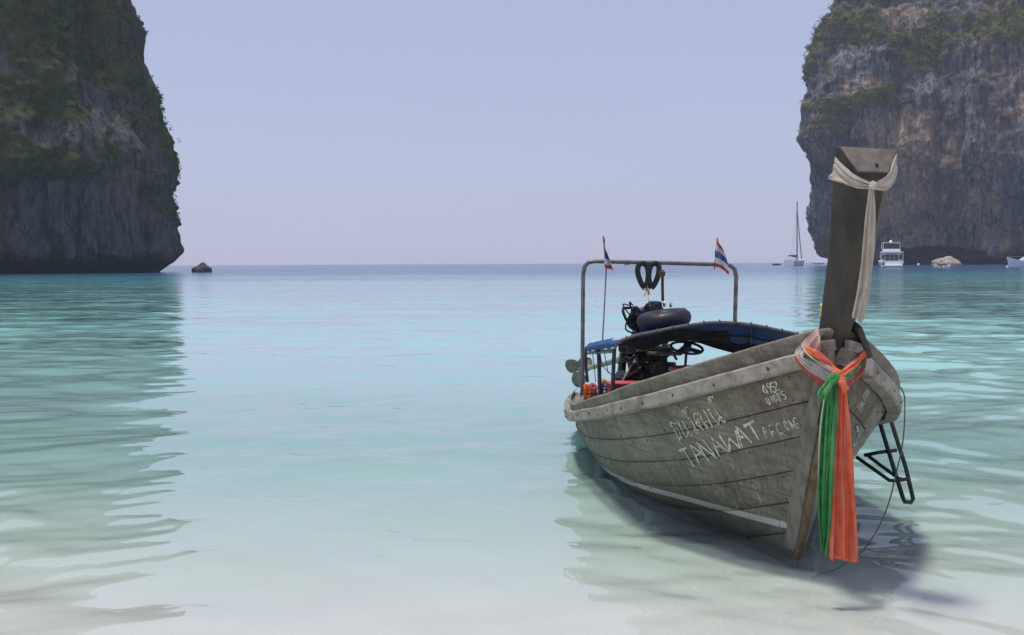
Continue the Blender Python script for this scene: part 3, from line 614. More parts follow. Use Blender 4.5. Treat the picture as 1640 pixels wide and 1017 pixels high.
# --- painted lettering, brushed on the planks
LET_L={'TANAWAT':[[(0.733,0.483),(0.621,0.52)],[(0.668,0.505),(0.66,0.401)],[(0.563,0.545),(0.586,0.425)],[(0.563,0.545),(0.484,0.497),(0.463,0.468)],[(0.573,0.482),(0.513,0.502)],[(0.487,0.572),(0.472,0.465)],[(0.487,0.572),(0.376,0.5)],[(0.41,0.601),(0.376,0.5)],[(0.326,0.627),(0.347,0.515)],[(0.326,0.627),(0.246,0.554)],[(0.328,0.572),(0.273,0.59)],[(0.251,0.653),(0.234,0.559)],[(0.234,0.559),(0.185,0.646)],[(0.185,0.646),(0.139,0.596)],[(0.139,0.596),(0.111,0.699)],[(0.092,0.724),(0.117,0.603)],[(0.092,0.724),(0.031,0.642)],[(0.109,0.658),(0.067,0.672)],[(0.038,0.732),(-0.047,0.774)],[(-0.007,0.753),(-0.025,0.667)]],'thai':[[(0.639,0.664),(0.615,0.672),(0.61,0.662),(0.586,0.673)],[(0.639,0.664),(0.654,0.645),(0.622,0.646),(0.603,0.637)],[(0.636,0.63),(0.651,0.559)],[(0.6,0.64),(0.61,0.572)],[(0.649,0.561),(0.612,0.585),(0.61,0.572)],[(0.568,0.667),(0.561,0.681),(0.545,0.683),(0.55,0.67),(0.568,0.657),(0.568,0.667)],[(0.55,0.67),(0.562,0.641),(0.555,0.592)],[(0.504,0.7),(0.507,0.669),(0.506,0.629)],[(0.555,0.592),(0.511,0.627),(0.485,0.634),(0.484,0.622),(0.502,0.609),(0.516,0.614),(0.511,0.627)],[(0.443,0.721),(0.423,0.718),(0.42,0.696),(0.426,0.666),(0.443,0.646),(0.438,0.633),(0.418,0.642),(0.407,0.658),(0.43,0.654)],[(0.45,0.767),(0.463,0.754),(0.45,0.753),(0.435,0.767),(0.443,0.772)],[(0.45,0.753),(0.438,0.747),(0.42,0.765),(0.419,0.774),(0.404,0.787),(0.388,0.79)],[(0.367,0.674),(0.358,0.664)],[(0.367,0.674),(0.392,0.692),(0.382,0.731),(0.366,0.753),(0.348,0.76),(0.346,0.75),(0.324,0.771),(0.316,0.765),(0.327,0.729),(0.324,0.707)],[(0.392,0.692),(0.372,0.718),(0.351,0.728),(0.351,0.718),(0.369,0.705),(0.379,0.709)],[(0.369,0.705),(0.367,0.674)],[(0.275,0.788),(0.268,0.771),(0.27,0.732),(0.271,0.693)],[(0.324,0.707),(0.33,0.694),(0.309,0.699),(0.312,0.684),(0.321,0.678),(0.327,0.695)],[(0.324,0.707),(0.302,0.72),(0.271,0.729)],[(0.243,0.786),(0.233,0.799),(0.222,0.799),(0.225,0.787),(0.24,0.777),(0.243,0.786)],[(0.227,0.783),(0.233,0.761),(0.221,0.741),(0.212,0.715)],[(0.183,0.815),(0.184,0.792),(0.171,0.765)],[(0.212,0.715),(0.178,0.76),(0.159,0.765),(0.148,0.752),(0.159,0.738),(0.172,0.741),(0.173,0.761)],[(0.197,0.852),(0.198,0.842),(0.184,0.847),(0.175,0.86),(0.185,0.861),(0.197,0.852)],[(0.197,0.852),(0.191,0.865),(0.172,0.876),(0.166,0.872),(0.149,0.884)]],'digits':[[(-0.198,0.938),(-0.192,0.985),(-0.18,0.944),(-0.204,0.955)],[(-0.218,0.975),(-0.21,0.976),(-0.21,0.987),(-0.219,0.997),(-0.228,0.994),(-0.223,0.976),(-0.219,0.947)],[(-0.247,1.006),(-0.234,1),(-0.23,0.979),(-0.245,0.983),(-0.247,0.964),(-0.235,0.95),(-0.229,0.956)],[(-0.253,1.003),(-0.261,1.011),(-0.266,1.007),(-0.26,0.993),(-0.253,0.965),(-0.271,0.972)],[(-0.174,0.911),(-0.185,0.918),(-0.188,0.903),(-0.188,0.886),(-0.18,0.882),(-0.174,0.892),(-0.174,0.911)],[(-0.204,0.928),(-0.208,0.893)],[(-0.217,0.93),(-0.226,0.936),(-0.23,0.923),(-0.23,0.904),(-0.223,0.9),(-0.218,0.912),(-0.217,0.93)],[(-0.244,0.927),(-0.242,0.941),(-0.252,0.949),(-0.257,0.943),(-0.25,0.931),(-0.255,0.923),(-0.257,0.915),(-0.248,0.908),(-0.243,0.916),(-0.244,0.927)],[(-0.283,0.963),(-0.267,0.956),(-0.271,0.941),(-0.284,0.945),(-0.287,0.931),(-0.279,0.92),(-0.27,0.921)]],'pfc':[[(-0.079,0.737),(-0.081,0.682)],[(-0.079,0.737),(-0.093,0.747),(-0.099,0.737),(-0.091,0.72),(-0.08,0.716)],[(-0.121,0.756),(-0.125,0.702)],[(-0.121,0.756),(-0.139,0.764)],[(-0.124,0.726),(-0.143,0.731)],[(-0.193,0.779),(-0.185,0.781),(-0.173,0.772),(-0.168,0.749),(-0.174,0.726),(-0.187,0.725),(-0.198,0.737)],[(-0.222,0.793),(-0.235,0.8),(-0.241,0.782),(-0.242,0.759),(-0.234,0.753),(-0.226,0.766),(-0.222,0.793)],[(-0.26,0.766),(-0.255,0.813),(-0.26,0.78),(-0.279,0.789)],[(-0.263,0.808),(-0.264,0.767)],[(-0.301,0.824),(-0.291,0.827),(-0.284,0.816),(-0.282,0.784),(-0.287,0.771),(-0.298,0.782),(-0.298,0.798),(-0.289,0.794)],[(-0.104,0.69),(-0.105,0.689)],[(-0.159,0.714),(-0.161,0.713)],[(-0.215,0.744),(-0.217,0.742)]],}

t = NT('brushed_white_paint'); co = t.coords(); wn_ = t.noise(co, 34, 5, .75); wb = t.noise(co, 9, 3)
colp = t.mix(t.ramp(wb, .4, .65), (.66, .65, .50), (.50, .485, .40)); colp = t.mix(t.ramp(wn_, .53, .63, 0, .9), colp, (.20, .18, .14)); M_PAINT = t.done(t.bsdf(colp, .75, 0, .3))
t = NT('faded_white_paint'); co = t.coords(); wn_ = t.noise(co, 30, 5, .75); colp = t.mix(t.ramp(wn_, .46, .62, 0, .95), (.52, .52, .47), (.21, .20, .165)); M_FADE = t.done(t.bsdf(colp, .8, 0, .3))
def lettering(side, strokes, width, mat):
    mb = MB()
    for st in strokes:
        a = np.array(st, float); ln = np.sum(np.linalg.norm(np.diff(a, axis=0), axis=1)); n = max(3, int(ln/.012))
        if len(a) > 2 and ln > .02: a = smooth(a, n+2)
        else: a = a[0]+(a[-1]-a[0])*np.linspace(0, 1, n)[:, None]
        p, nn_ = hull(side, a[:, 0], a[:, 1], .0058); T = nrm(np.gradient(p, axis=0)); s_ = np.cross(nn_, T)
        wv = width*(.48+.12*np.sin(np.arange(len(p))*.9+a[0, 0]*50)+.06*np.sin(np.arange(len(p))*2.7))[:, None]
        mb.grid([p-s_*wv, p+nn_*.0006, p+s_*wv])
    o = mb.build('painted_lettering', mat, boat, local=True, fix=False, smoothed=False); return o
TH_M = {10, 11, len(LET_L['thai'])-1, len(LET_L['thai'])-2}
LINES = [('name TANAWAT', LET_L['TANAWAT'], .0165, 0), ('Thai name', [q for i_, q in enumerate(LET_L['thai']) if i_ not in TH_M], .0095, 0), ('first tone mark of the Thai name', LET_L['thai'][10:12], .0085, 0), ('second tone mark of the Thai name', LET_L['thai'][-2:], .0085, 0),
         ('number 4952', LET_L['digits'][:4], .0085, 0), ('number 01085', LET_L['digits'][4:], .0085, 0), ('letters P.F.C.046', LET_L['pfc'], .0095, 1)]
for lab_, st_, wd_, fd_ in LINES:
    lettering(-1, st_, wd_, M_FADE if fd_ else M_PAINT)['label'] = ('faded white %s' if fd_ else '%s brushed in cream paint') % lab_
for lab_, st_, wd_, fd_ in LINES[:6]:                                           # the same words on the far bow, read from the stem aft
    key = 'TANAWAT' if 'TAN' in lab_ else ('thai' if 'Thai' in lab_ else 'digits')
    a_ = np.concatenate([np.array(q) for q in LET_L[key]]); lo, hi = a_[:, 0].min(), a_[:, 0].max(); sh_ = .10 if key == 'digits' else .02
    lettering(1, [[(lo+hi-s_+sh_, z_+.37*(2*s_-lo-hi-sh_)) for s_, z_ in st] for st in st_], wd_*.8, M_FADE)['label'] = 'worn %s on the far bow' % lab_

# ------------------------------------------------------------------ fittings of the boat
M_PIPE = pm('grey_galvanised_pipe', (.20, .19, .185), (.13, .12, .12), 12, .45, .6, .1, c3=(.12, .07, .045))
M_DPIPE = pm('dark_painted_pipe', (.055, .062, .07), (.03, .035, .04), 14, .5, .3, .1, c3=(.10, .06, .04))
M_BLACK = pm('black_rubber', (.016, .017, .020), (.010, .011, .013), 20, .42, 0, .12)
M_TUBE = pm('blue_black_inner_tube', (.018, .020, .027), (.010, .011, .015), 16, .5, 0, .08)
M_IRON = pm('oily_engine_iron', (.042, .042, .044), (.018, .018, .02), 25, .45, .5, .3, c3=(.07, .045, .03))
M_RUST = pm('rusty_steel', (.20, .085, .04), (.10, .05, .03), 30, .85, .2, .3)
M_ROPE = pm('frayed_rope', (.45, .40, .31), (.28, .24, .18), 60, .95, 0, .6)
M_CORD = pm('dark_cord', (.07, .07, .065), (.035, .035, .035), 60, .9, 0, .3)
M_CHROME = pm('chrome_bits', (.75, .75, .76), (.5, .5, .52), 30, .2, 1.0, .05)
M_RED = pm('red_plastic', (.42, .025, .035), (.28, .015, .025), 9, .45, 0, .08, c3=(.20, .02, .025))
M_PINK = pm('sun_faded_red_plastic', (.62, .13, .15), (.50, .08, .10), 9, .5, 0, .08)

# roll bar over the stern
YB = 12.0
bar = PP([(932.5, 640, YB-.05), (933, 560, YB-.02), (934, 440, YB), (936.5, 427, YB), (942, 420.5, YB), (952, 418.6, YB), (1060, 421, YB), (1160, 424, YB+.02), (1170, 425.6, YB+.02), (1176.5, 431, YB+.02), (1179, 444, YB+.02), (1177, 520, YB+.02), (1173.5, 640, YB)])
bar_d = []
for a, b in zip(bar[:-1], bar[1:]):
    n = max(2, int(np.linalg.norm(b-a)/.05)); bar_d += [a+(b-a)*i/n for i in range(n)]
bar_d.append(bar[-1])
MB().tube(bar_d, .0205, 10).build('roll_bar', M_PIPE, boat)
for q in ((932.5, 637, YB-.05), (1173.5, 637, YB)):
    MB().box(P(*q)+np.array([0, 0, -.005]), (.11, .09, .018), bev=.004).build('post_foot', M_PIPE, boat)

# canopy of blue tarpaulin on a pipe frame
t = NT('faded_blue_tarpaulin'); co = t.coords(); n1 = t.noise(co, 7, 5); n2 = t.noise(t.scale(co, (1, 4, 1)), 30, 4)
colt = t.mix(t.ramp(n1, .35, .7), (.022, .085, .32), (.02, .05, .16)); colt = t.mix(t.ramp(t.noise(co, 3.1, 5, .7), .60, .70), colt, (.12, .045, .035))
nb = t.bump(n2, .4, .004); trl = t.n('BsdfTranslucent'); t.l(t.mix(.5, colt, (.012, .025, .10)), trl.inputs[0]); mx = t.n('MixShader'); mx.inputs[0].default_value = .06
t.l(t.bsdf(colt, .6, 0, .3, nb), mx.inputs[1]); t.l(trl.outputs[0], mx.inputs[2]); M_TARP = t.done(mx.outputs[0])
front = smooth(PP([(984, 556, 8.95), (990, 547, 8.95), (1004, 541, 8.95), (1050, 530, 8.95), (1110, 519, 8.95), (1150, 515.5, 8.95), (1200, 519, 8.95), (1250, 529, 8.95), (1283, 537, 8.95), (1300, 546, 8.95)]), 40)
rear = smooth(PP([(944, 556, 10.6), (960, 549, 10.6), (1000, 543, 10.6), (1040, 540, 10.6), (1071, 541, 10.6), (1110, 546, 10.6), (1139, 555, 10.6), (1165, 558, 10.55), (1183, 560, 10.5), (1201, 552, 10.5), (1222, 559, 10.5), (1255, 556, 10.5), (1286, 554, 10.5), (1318, 560, 10.5)]), 40)
rows = []
for f in np.linspace(0, 1, 22):
    r = front+(rear-front)*f; x = np.arange(40)
    r = r.copy(); r[:, 2] += -.035*math.sin(math.pi*f)*np.sin(np.pi*x/39)**.5+.010*np.sin(x*.55+3*f)*math.sin(math.pi*f)+.012*fbm(r[:, 0]*5, r[:, 1]*5, r[:, 2]*0, 3, 5)*math.sin(math.pi*f)
    rows.append(r)
canopy = thing('canopy', 'low blue tarpaulin canopy on a bent pipe frame amidships', 'canopy', Wb((0, 2.9, .6)))
tarp = MB().grid(rows).build('tarpaulin', M_TARP, canopy, fix=False)
val = [smooth(PP([(984, 541, 8.95), (964, 545, 9.7), (944, 550, 10.6)]), 14), smooth(PP([(983, 549, 8.93), (963, 553, 9.68), (942, 557, 10.6)]), 14), smooth(PP([(984, 557, 8.93), (964, 560, 9.68), (943, 563, 10.6)]), 14)]
val[1][:, 0] -= .035; val[2][:, 2] += .008*np.sin(np.arange(14)*1.9)
MB().grid(val).build('side_flap', M_TARP, canopy, fix=False)
MB().tube(front+np.array([0, -.008, -.004]), .0125, 8).build('front_bow', M_PIPE, canopy)
MB().tube(PP([(941, 612, 10.7), (938, 568, 10.7), (940, 556, 10.7), (948, 550, 10.7)]), .013, 8, samples=14).build('rear_post', M_DPIPE, canopy)
MB().tube([P(984, 558, 8.95), P(982, 600, 8.95), P(981, 642, 8.95)], .0145, 8).build('front_post', M_DPIPE, canopy)
MB().tube([P(958.5, 553, 9.9), P(960, 600, 9.9), P(961, 648, 9.9)], .016, 8).build('middle_post', M_DPIPE, canopy)
MB().tube([P(942, 566, 10.7), P(985, 563, 8.95)], .010, 8).build('side_pipe', M_PIPE, canopy)
for x0, x1, y0 in ((1201, 1201.5, 552), (1248, 1249, 556)): MB().tube([P(x0, y0, 10.4), P(x1, 620, 10.4)], .013, 6).build('far_post', M_DPIPE, canopy)
MB().tube([P(1203, 567, 10.4), P(1262, 562, 10.4)], .010, 6).build('side_pipe', M_DPIPE, canopy)
for f in (.32, .62): MB().tube(np.array([rows[int(21*f)][i] for i in range(1, 39)])+np.array([0, 0, -.012]), .008, 6).build('cross_rib', M_DPIPE, canopy)
for j in (13, 27): MB().tube(np.array([r[j] for r in rows])+np.array([0, 0, -.013]), .007, 6).build('long_rib', M_DPIPE, canopy)
lace = []
for i in range(36):
    f = i/35; a = P(984-40*f, 558+5.5*f, 8.95+1.7*f); b = P(985-43*f, 563+3*f, 8.95+1.75*f); lace.append(a if i % 2 else b+np.array([0, -.01, 0]))
MB().tube(lace, .0045, 5).build('lacing', M_ROPE, bpy.data.objects['side_flap'])
lc2 = [P(1206+i*5.2, (558 if i % 2 else 566)-.06*i, 10.38) for i in range(12)]
MB().tube(lc2, .003, 5).build('lacing', M_CORD, canopy)
ties = MB(); rg = random.Random(4)
for i in range(3, 39, 3): ties.torus(front[i]+np.array([0, -.004, 0]), .015, .004, axis=(1, 0, .2), n=10, k=5)
ties.build('frame_ties', M_CORD, bpy.data.objects['front_bow'])['kind'] = 'stuff'
for pts in ([(967, 562, 9.8), (970, 575, 9.9), (974, 598, 9.9)], [(949, 566, 10.5), (952, 590, 10.5), (954, 612, 10.5)], [(961, 566, 9.9), (967, 588, 10.1), (979, 600, 10.2)]):
    MB().tube(PP(pts), .0035, 5, samples=8).build('loose_cord', M_CORD, canopy)
MB().tube(PP([(1182, 560, 10.5), (1184, 566, 10.5), (1184, 574, 10.5), (1184, 578, 10.5)]), .0035, 5).build('loose_cord', M_CORD, canopy)

def drape(name, A_, B_, mat, parent, n=22, m=16, dep=.018, seed=1):
    a = smooth(PP(A_), n); b = smooth(PP(B_), n); G = []
    for j in range(m):
        u = j/(m-1); r = a+(b-a)*u; w_ = dep*fbm(r[:, 0]*9+seed, r[:, 2]*9, np.full(n, u*2.0), 4, seed); r = r+np.stack([0*w_, w_, .5*w_*math.sin(math.pi*u)], 1); G.append(r)
    return MB().grid(G).build(name, mat, parent, fix=False)
M_DTARP = pm('grimy_dark_tarpaulin', (.022, .026, .042), (.012, .013, .02), 12, .75, 0, .3, c3=(.075, .03, .022))
drape('hanging_fold', [(996, 545, 9.2), (1030, 536, 9.2), (1075, 529, 9.2), (1120, 523, 9.2), (1165, 524, 9.2)], [(1006, 556, 9.5), (1032, 561, 9.5), (1070, 548, 9.5), (1118, 545, 9.5), (1172, 553, 9.6)], M_DTARP, canopy)
drape('hanging_fold', [(1120, 536, 9.9), (1150, 538, 9.9), (1190, 544, 9.9), (1215, 548, 9.9)], [(1122, 550, 10.0), (1150, 559, 10.0), (1186, 565, 10.0), (1208, 555, 10.0)], M_DTARP, canopy, 20, 10, .012, 4)
# inner tubes hanging from the roll bar
def loop_tube(cx, ang, w, h, label):
    mb = MB(); n = 26; pth = []
    for i in range(n+1):
        a = 2*math.pi*i/n; x = w*math.sin(a)*(1-.35*math.cos(a)); z = -h*math.cos(a)*(1.0)
        x2 = x*math.cos(ang)-z*math.sin(ang); z2 = x*math.sin(ang)+z*math.cos(ang); pth.append(P(cx+x2, 441-z2, YB-.03+.012*math.cos(a)))
    mb.tube(pth, .027, 8)
    o = mb.build('inner_tube', M_BLACK); tag(o, label, 'inner tube', 'tubes tied to the roll bar')
loop_tube(1030.5, .12, 8.0, 19.5, 'black inner tube looped over the roll bar, the left of the pair')
loop_tube(1046.5, -.16, 7.5, 19.5, 'black inner tube looped over the roll bar, the right of the pair')
mb = MB()
rg = random.Random(2)
for i in range(9): a = rg.uniform(0, 6.28); mb.tube(PP([(1036, 463, YB-.07), (1035+5*math.cos(a), 467+5*math.sin(a), YB-.08), (1034+7*math.cos(a), 469+6*math.sin(a), YB-.08)]), .005, 5, samples=6)
mb.tube(PP([(1037, 458, YB-.06), (1038, 470, YB-.05), (1040, 500, YB-.3)]), .005, 6)
tag(mb.build('rope_tie', M_ROPE), 'frayed rope knot tying the two inner tubes together', 'rope')

# flags
def flag(x0, y0, x1, y1, Y, ang, label, w, h, seed):
    th = thing('flag', label, 'flag', P(x1, y1, Y), 'small striped flags on the roll bar')
    MB().tube(PP([(x1, y1, Y), (x0, y0, Y)]), .006, 6).build('stick', M_RUST, th)
    rg = np.random.default_rng(seed); nU, nV = 12, 16; G = []
    for i in range(nV):
        r = []
        for j in range(nU):
            f, u = i/(nV-1), j/(nU-1)
            x = x0+(x1-x0)*f*.9+(u*w*(.35+.75*f)+2.0*math.sin(3*u+4*f+seed))*math.cos(ang); y = y0+(y1-y0)*(.02+f*.9)+u*h*(.75)+1.2*math.sin(5*u+seed)
            r.append(P(x, y, Y-.02+.035*math.sin(7*u+2.2*f+seed)))
        G.append(r)
    G = np.array(G)
    for a, b, mt in ((0, 3, 'r'), (3, 6, 'w'), (6, 10, 'b'), (10, 13, 'w'), (13, 15, 'r')):
        mb = MB(); mb.grid(G[:, :, :][a:b+1]); mb.build('stripe', {'r': cloth('flag_red', (.55, .05, .06), (.42, .04, .05)), 'w': cloth('flag_white', (.75, .73, .74), (.62, .60, .62)), 'b': cloth('flag_blue', (.07, .09, .36), (.05, .06, .26))}[mt], th, fix=False)
    return th
flag(966, 378, 971, 432, YB-.03, .0, 'narrow folded red, white and blue flag at the left of the roll bar', 9, 9, 1)
flag(1149, 381, 1144, 431, YB-.03, 0, 'spread red, white and blue flag at the right of the roll bar', 22, 16, 3)
mb = MB(); mb.tube(PP([(971, 428, YB-.02), (970, 450, YB-.1), (967.5, 500, YB-.7), (965, 546, 10.0)]), .006, 6, samples=14)
tag(mb.build('flag_line', M_CORD), 'thin dark line from the left flag down to the canopy', 'cord')

# long-tail engine
YE = 11.3
eng = thing('longtail_engine', 'black oily engine with long tail shaft mounted at the stern', 'engine', P(1045, 625, YE))
mb = MB(); mb.box(P(1042, 575, YE), (.26, .42, .22), bev=.02); mb.box(P(1040, 598, YE), (.30, .36, .12), bev=.03)
for i in range(6): mb.box(P(1042, 563+4.6*i, YE-.215), (.25, .02, .012), bev=.003)
mb.build('engine_block', M_IRON, eng)
mb = MB(); mb.box(P(1046, 538, YE), (.24, .34, .14), bev=.02)
for i in range(4): mb.lathe(P(1028+i*11, 534, YE-.17), (0, -1, 0), [(.02, 0), (.02, .03), (.012, .035)], 8)
mb.build('cylinder_head', M_IRON, eng)
mb = MB(); ax = np.array([1., 0, 0]); a = R(24); A3 = [[math.cos(a), 0, math.sin(a)], [0, 1, 0], [-math.sin(a), 0, math.cos(a)]]
mb.box(P(1040, 502, YE), (.24, .30, .14), A3, .012); mb.box(P(1049, 494, YE+.02), (.10, .26, .13), None, .012); mb.build('air_box', M_IRON, eng)
mb = MB(); mb.lathe(P(1017, 515, YE-.1), (0, -1, 0), [(.075, 0), (.08, .03), (.08, .07), (.05, .085), (.045, .06), (.02, .06)], 18); mb.lathe(P(1017, 497, YE-.12), (0, -1, 0), [(.04, 0), (.042, .03), (.03, .05)], 14)
mb.build('pulley', M_IRON, eng)
mb = MB(); rg = random.Random(8)
for i in range(15):
    x, y = rg.uniform(1006, 1035), rg.uniform(488, 545); pts = [(x, y, YE-.1), (x+rg.uniform(-14, 12), y+rg.uniform(-12, 16), YE-.22), (x+rg.uniform(-12, 20), y+rg.uniform(0, 34), YE-.16), (x+rg.uniform(0, 30), y+rg.uniform(16, 50), YE-.1)]
    mb.tube(PP(pts), rg.uniform(.006, .014), 6, samples=12)
mb.build('hoses', M_BLACK, eng)['kind'] = 'stuff'
MB().tube(PP([(1061.5, 482, YE), (1061, 462, YE), (1061, 438, YE)]), .0135, 10).build('exhaust_pipe', pm('browned_exhaust', (.12, .065, .05), (.075, .045, .04), 30, .8, .3, .3), eng)
mb = MB(); mb.lathe(P(1061, 441, YE), (0, 0, 1), [(.012, -.01), (.026, 0), (.027, .03), (.015, .045), (.004, .05)], 12); mb.build('exhaust_cap', M_RUST, bpy.data.objects['exhaust_pipe'])
for x, y in ((1064, 487), (1074.5, 488)): MB().ball(P(x, y, YE-.12), (.015, .02, .026), 10, 7).build('chrome_cap', M_CHROME, eng)
MB().tube([P(1080, 500, YE-.2), P(1096, 496, YE-.1)], .02, 8).build('fuel_hose', pm('olive_hose', (.09, .085, .04), (.05, .05, .03), 20, .7), eng)
sh = MB(); sh.tube([P(1012, 572, YE+.1), P(998, 574.5, YE+.4), P(934, 592, 13.2)], .026, 10); sh.tube([P(1006, 572.5, YE+.2), P(993, 577, YE+.5)], .042, 10)
shaft = sh.build('tail_shaft', pm('grey_shaft_pipe', (.34, .33, .29), (.22, .21, .18), 14, .6, .2, .2, c3=(.20, .12, .08)), eng)
prop = MB().lathe(P(934, 592, 13.2), P(926, 594, 13.5)-P(934, 592, 13.2), [(.026, 0), (.034, .06), (.034, .14), (.02, .20), (.006, .22)], 12).build('propeller_hub', pm('sea_worn_bronze', (.26, .245, .20), (.17, .165, .13), 20, .55, .4, .2), eng)
hub = P(928, 593.5, 13.4)
for dx, dz, tw in ((-.12, .10, .5), (.005, -.15, -.6), (.10, .10, .3)):
    d = nrm(np.array([dx, 0, dz])); w = nrm(np.cross(d, [0, 1., 0])*math.cos(tw)+np.array([0, 1., 0])*math.sin(tw)); nn_ = np.cross(d, w); G = []
    for i in range(9):
        f = i/8; ww = .078*math.sin(math.pi*min(1, .12+f*.88))**.6+.006
        G.append([hub+d*(.015+.165*f)+w*ww*u+nn_*(.02*u*u-.012*u*f) for u in np.linspace(-1, 1, 7)])
    G = np.array(G); mb = MB(); mb.grid(G+nn_*.006); mb.grid(G-nn_*.006); mb.build('propeller_blade', MATS['sea_worn_bronze'], prop)
MB().tube(PP([(1012, 560, YE-.15), (1030, 558, YE-.6), (1046, 555, YE-.9)]), .024, 10).build('tiller_grip', pm('grey_grip', (.20, .21, .21), (.13, .14, .14), 18, .6), eng)
MB().tube(PP([(1020, 564, YE-.2), (1060, 567, YE-.8), (1090, 566, YE-1.3)]), .017, 8).build('tiller_arm', pm('brown_arm', (.13, .10, .075), (.08, .06, .05), 18, .7), eng)
MB().tube(PP([(995, 575, YE+.1), (992, 600, YE), (986, 625, YE)]), .022, 8).build('mounting_leg', M_IRON, eng)
MB().tube(PP([(1000, 545, YE), (997, 580, YE), (994, 625, YE)]), .035, 8).build('mounting_leg', M_IRON, eng)
MB().box(P(1012, 606, YE), (.34, .4, .05), bev=.01).build('engine_bed', M_INNER, eng)
MB().tube(PP([(1014, 580, YE-.3), (1003, 600, YE-.4), (996, 612, YE-.4)]), .010, 6).build('rope_lashing', M_ROPE, eng)
mb = MB(); mb.box(P(1052, 603, YE-.3), (.16, .3, .18), bev=.03); mb.build('gearbox', pm('blue_grey_iron', (.05, .06, .085), (.025, .03, .04), 18, .5, .4), eng)

mb = MB(); rg = random.Random(21)
for i in range(22):
    x, y = rg.uniform(1000, 1078), rg.uniform(552, 606); mb.box(P(x, y, YE-.28+rg.uniform(-.15, .1)), (rg.uniform(.03, .13), rg.uniform(.04, .12), rg.uniform(.03, .10)), None, .01)
for i in range(14):
    x, y = rg.uniform(1002, 1075), rg.uniform(548, 600); mb.tube(PP([(x, y, YE-.4), (x+rg.uniform(-18, 18), y+rg.uniform(-8, 14), YE-.5), (x+rg.uniform(-26, 26), y+rg.uniform(0, 26), YE-.42)]), rg.uniform(.005, .013), 6, samples=10)
mb.build('engine_clutter', M_IRON, eng)['kind'] = 'stuff'
# fat tube lying over the canopy frame
ax_ = nrm(np.array([-.13, -.03, .99]))
mb = MB().torus(P(1064, 511.5, 9.7), .143, .069, axis=ax_, n=34, k=12, wob=lambda a: .02*math.sin(3*a)); tag(mb.build('rubber_fender_tube', M_TUBE), 'fat blue-black rubber tube lying on top of the canopy', 'inner tube')

# steering wheel on its stalk
sw = thing('steering_wheel', 'flat oval steering wheel with grey hub on a thin stalk', 'steering wheel', P(1097, 620, 10.0))
axw = nrm(np.array([.10, -.30, .95])); cw = P(1100, 557, 10.0)
MB().torus(cw, .128, .011, axis=axw, n=32, k=8).build('rim', pm('navy_rim', (.04, .05, .075), (.025, .03, .045), 20, .5), sw)
xw = nrm(np.array([1, 0, 0])-axw*axw[0]); yw = np.cross(axw, xw)
mb = MB()
for a_ in (-2.2, -.5, 1.35):
    d = xw*math.cos(a_)+yw*math.sin(a_); s_ = np.cross(axw, d); mb.add([cw+d*.02+s_*.035, cw+d*.02-s_*.035, cw+d*.125-s_*.03, cw+d*.125+s_*.03]+[cw-axw*.01+d*.02+s_*.035, cw-axw*.01+d*.02-s_*.035, cw-axw*.01+d*.125-s_*.03, cw-axw*.01+d*.125+s_*.03], [(0, 1, 2, 3), (7, 6, 5, 4), (0, 4, 5, 1), (1, 5, 6, 2), (2, 6, 7, 3), (3, 7, 4, 0)])
mb.lathe(cw-axw*.02, axw, [(.045, 0), (.05, .015), (.03, .03)], 16); mb.build('hub', pm('grey_hub', (.20, .185, .16), (.14, .13, .115), 14, .7), sw)
MB().tube([cw-axw*.01, P(1097, 592, 10.0), P(1097, 622, 10.0)], .011, 8).build('stalk', M_DPIPE, sw)

# tyre and engine hood leaning amidships
ty = thing('old_tyre', 'old tyre with brown rim leaning inside the boat below the wheel', 'tyre', P(1074, 640, 9.9))
cT = P(1074, 629, 9.9); aT = nrm(np.array([-.30, -.86, .42])); MB().torus(cT, .125, .045, axis=aT, n=30, k=10).build('tread', M_BLACK, ty)
MB().torus(cT-aT*.0, .098, .030, axis=aT, n=30, k=8).build('rim', pm('brown_rim', (.16, .085, .035), (.08, .045, .025), 18, .7), ty)
mb = MB(); G = []
for x, yt, yb in ((1046, 592, 606), (1049, 581, 603), (1058, 576.5, 600), (1068, 579, 595), (1076, 585, 590)):
    G.append([P(x, yb, 9.98), P(x, (yt+yb)/2, 9.94), P(x, yt, 9.98), P(x+2, yt+1, 10.2), P(x+2, yb, 10.25)])
mb.grid(G); tag(mb.build('engine_hood', pm('grey_hood', (.085, .08, .09), (.055, .052, .06), 9, .7)), 'dark grey bent metal hood standing above the old tyre', 'hood')
# bench with a red cushion
bn = thing('cushioned_bench', 'low bench with sun-faded red cushion at the far side of the boat', 'bench', P(1110, 632, 9.5))
cB = P(1106, 592, 9.5); MB().box(cB, (.30, .22, .055), [[.985, .17, 0], [-.17, .985, 0], [0, 0, 1]], .027).build('cushion', M_PINK, bn)
MB().box(cB-np.array([0.01, 0, .055]), (.26, .20, .05), [[.985, .17, 0], [-.17, .985, 0], [0, 0, 1]], .006).build('seat_board', M_DECK, bn)
for dx in (-.10, .10): MB().box(cB+np.array([dx, 0, -.22]), (.035, .16, .30), None, .004).build('leg', M_INNER, bn)
# red cool box
cb = thing('cool_box', 'red plastic cool box with paler lid on the stern floor', 'cool box', P(1002, 650, 10.7))
cC = P(1003, 634, 10.75); Ac = [[.995, .10, 0], [-.10, .995, 0], [0, 0, 1]]
MB().box(cC, (.30, .24, .20), Ac, .012).build('tub', M_RED, cb); MB().box(cC+np.array([0, 0, .112]), (.315, .255, .022), Ac, .008).build('lid', M_PINK, cb)
MB().box(cC+np.array([.04, -.125, .05]), (.07, .012, .02), Ac, .004).build('clasp', M_RED, bpy.data.objects['lid'])
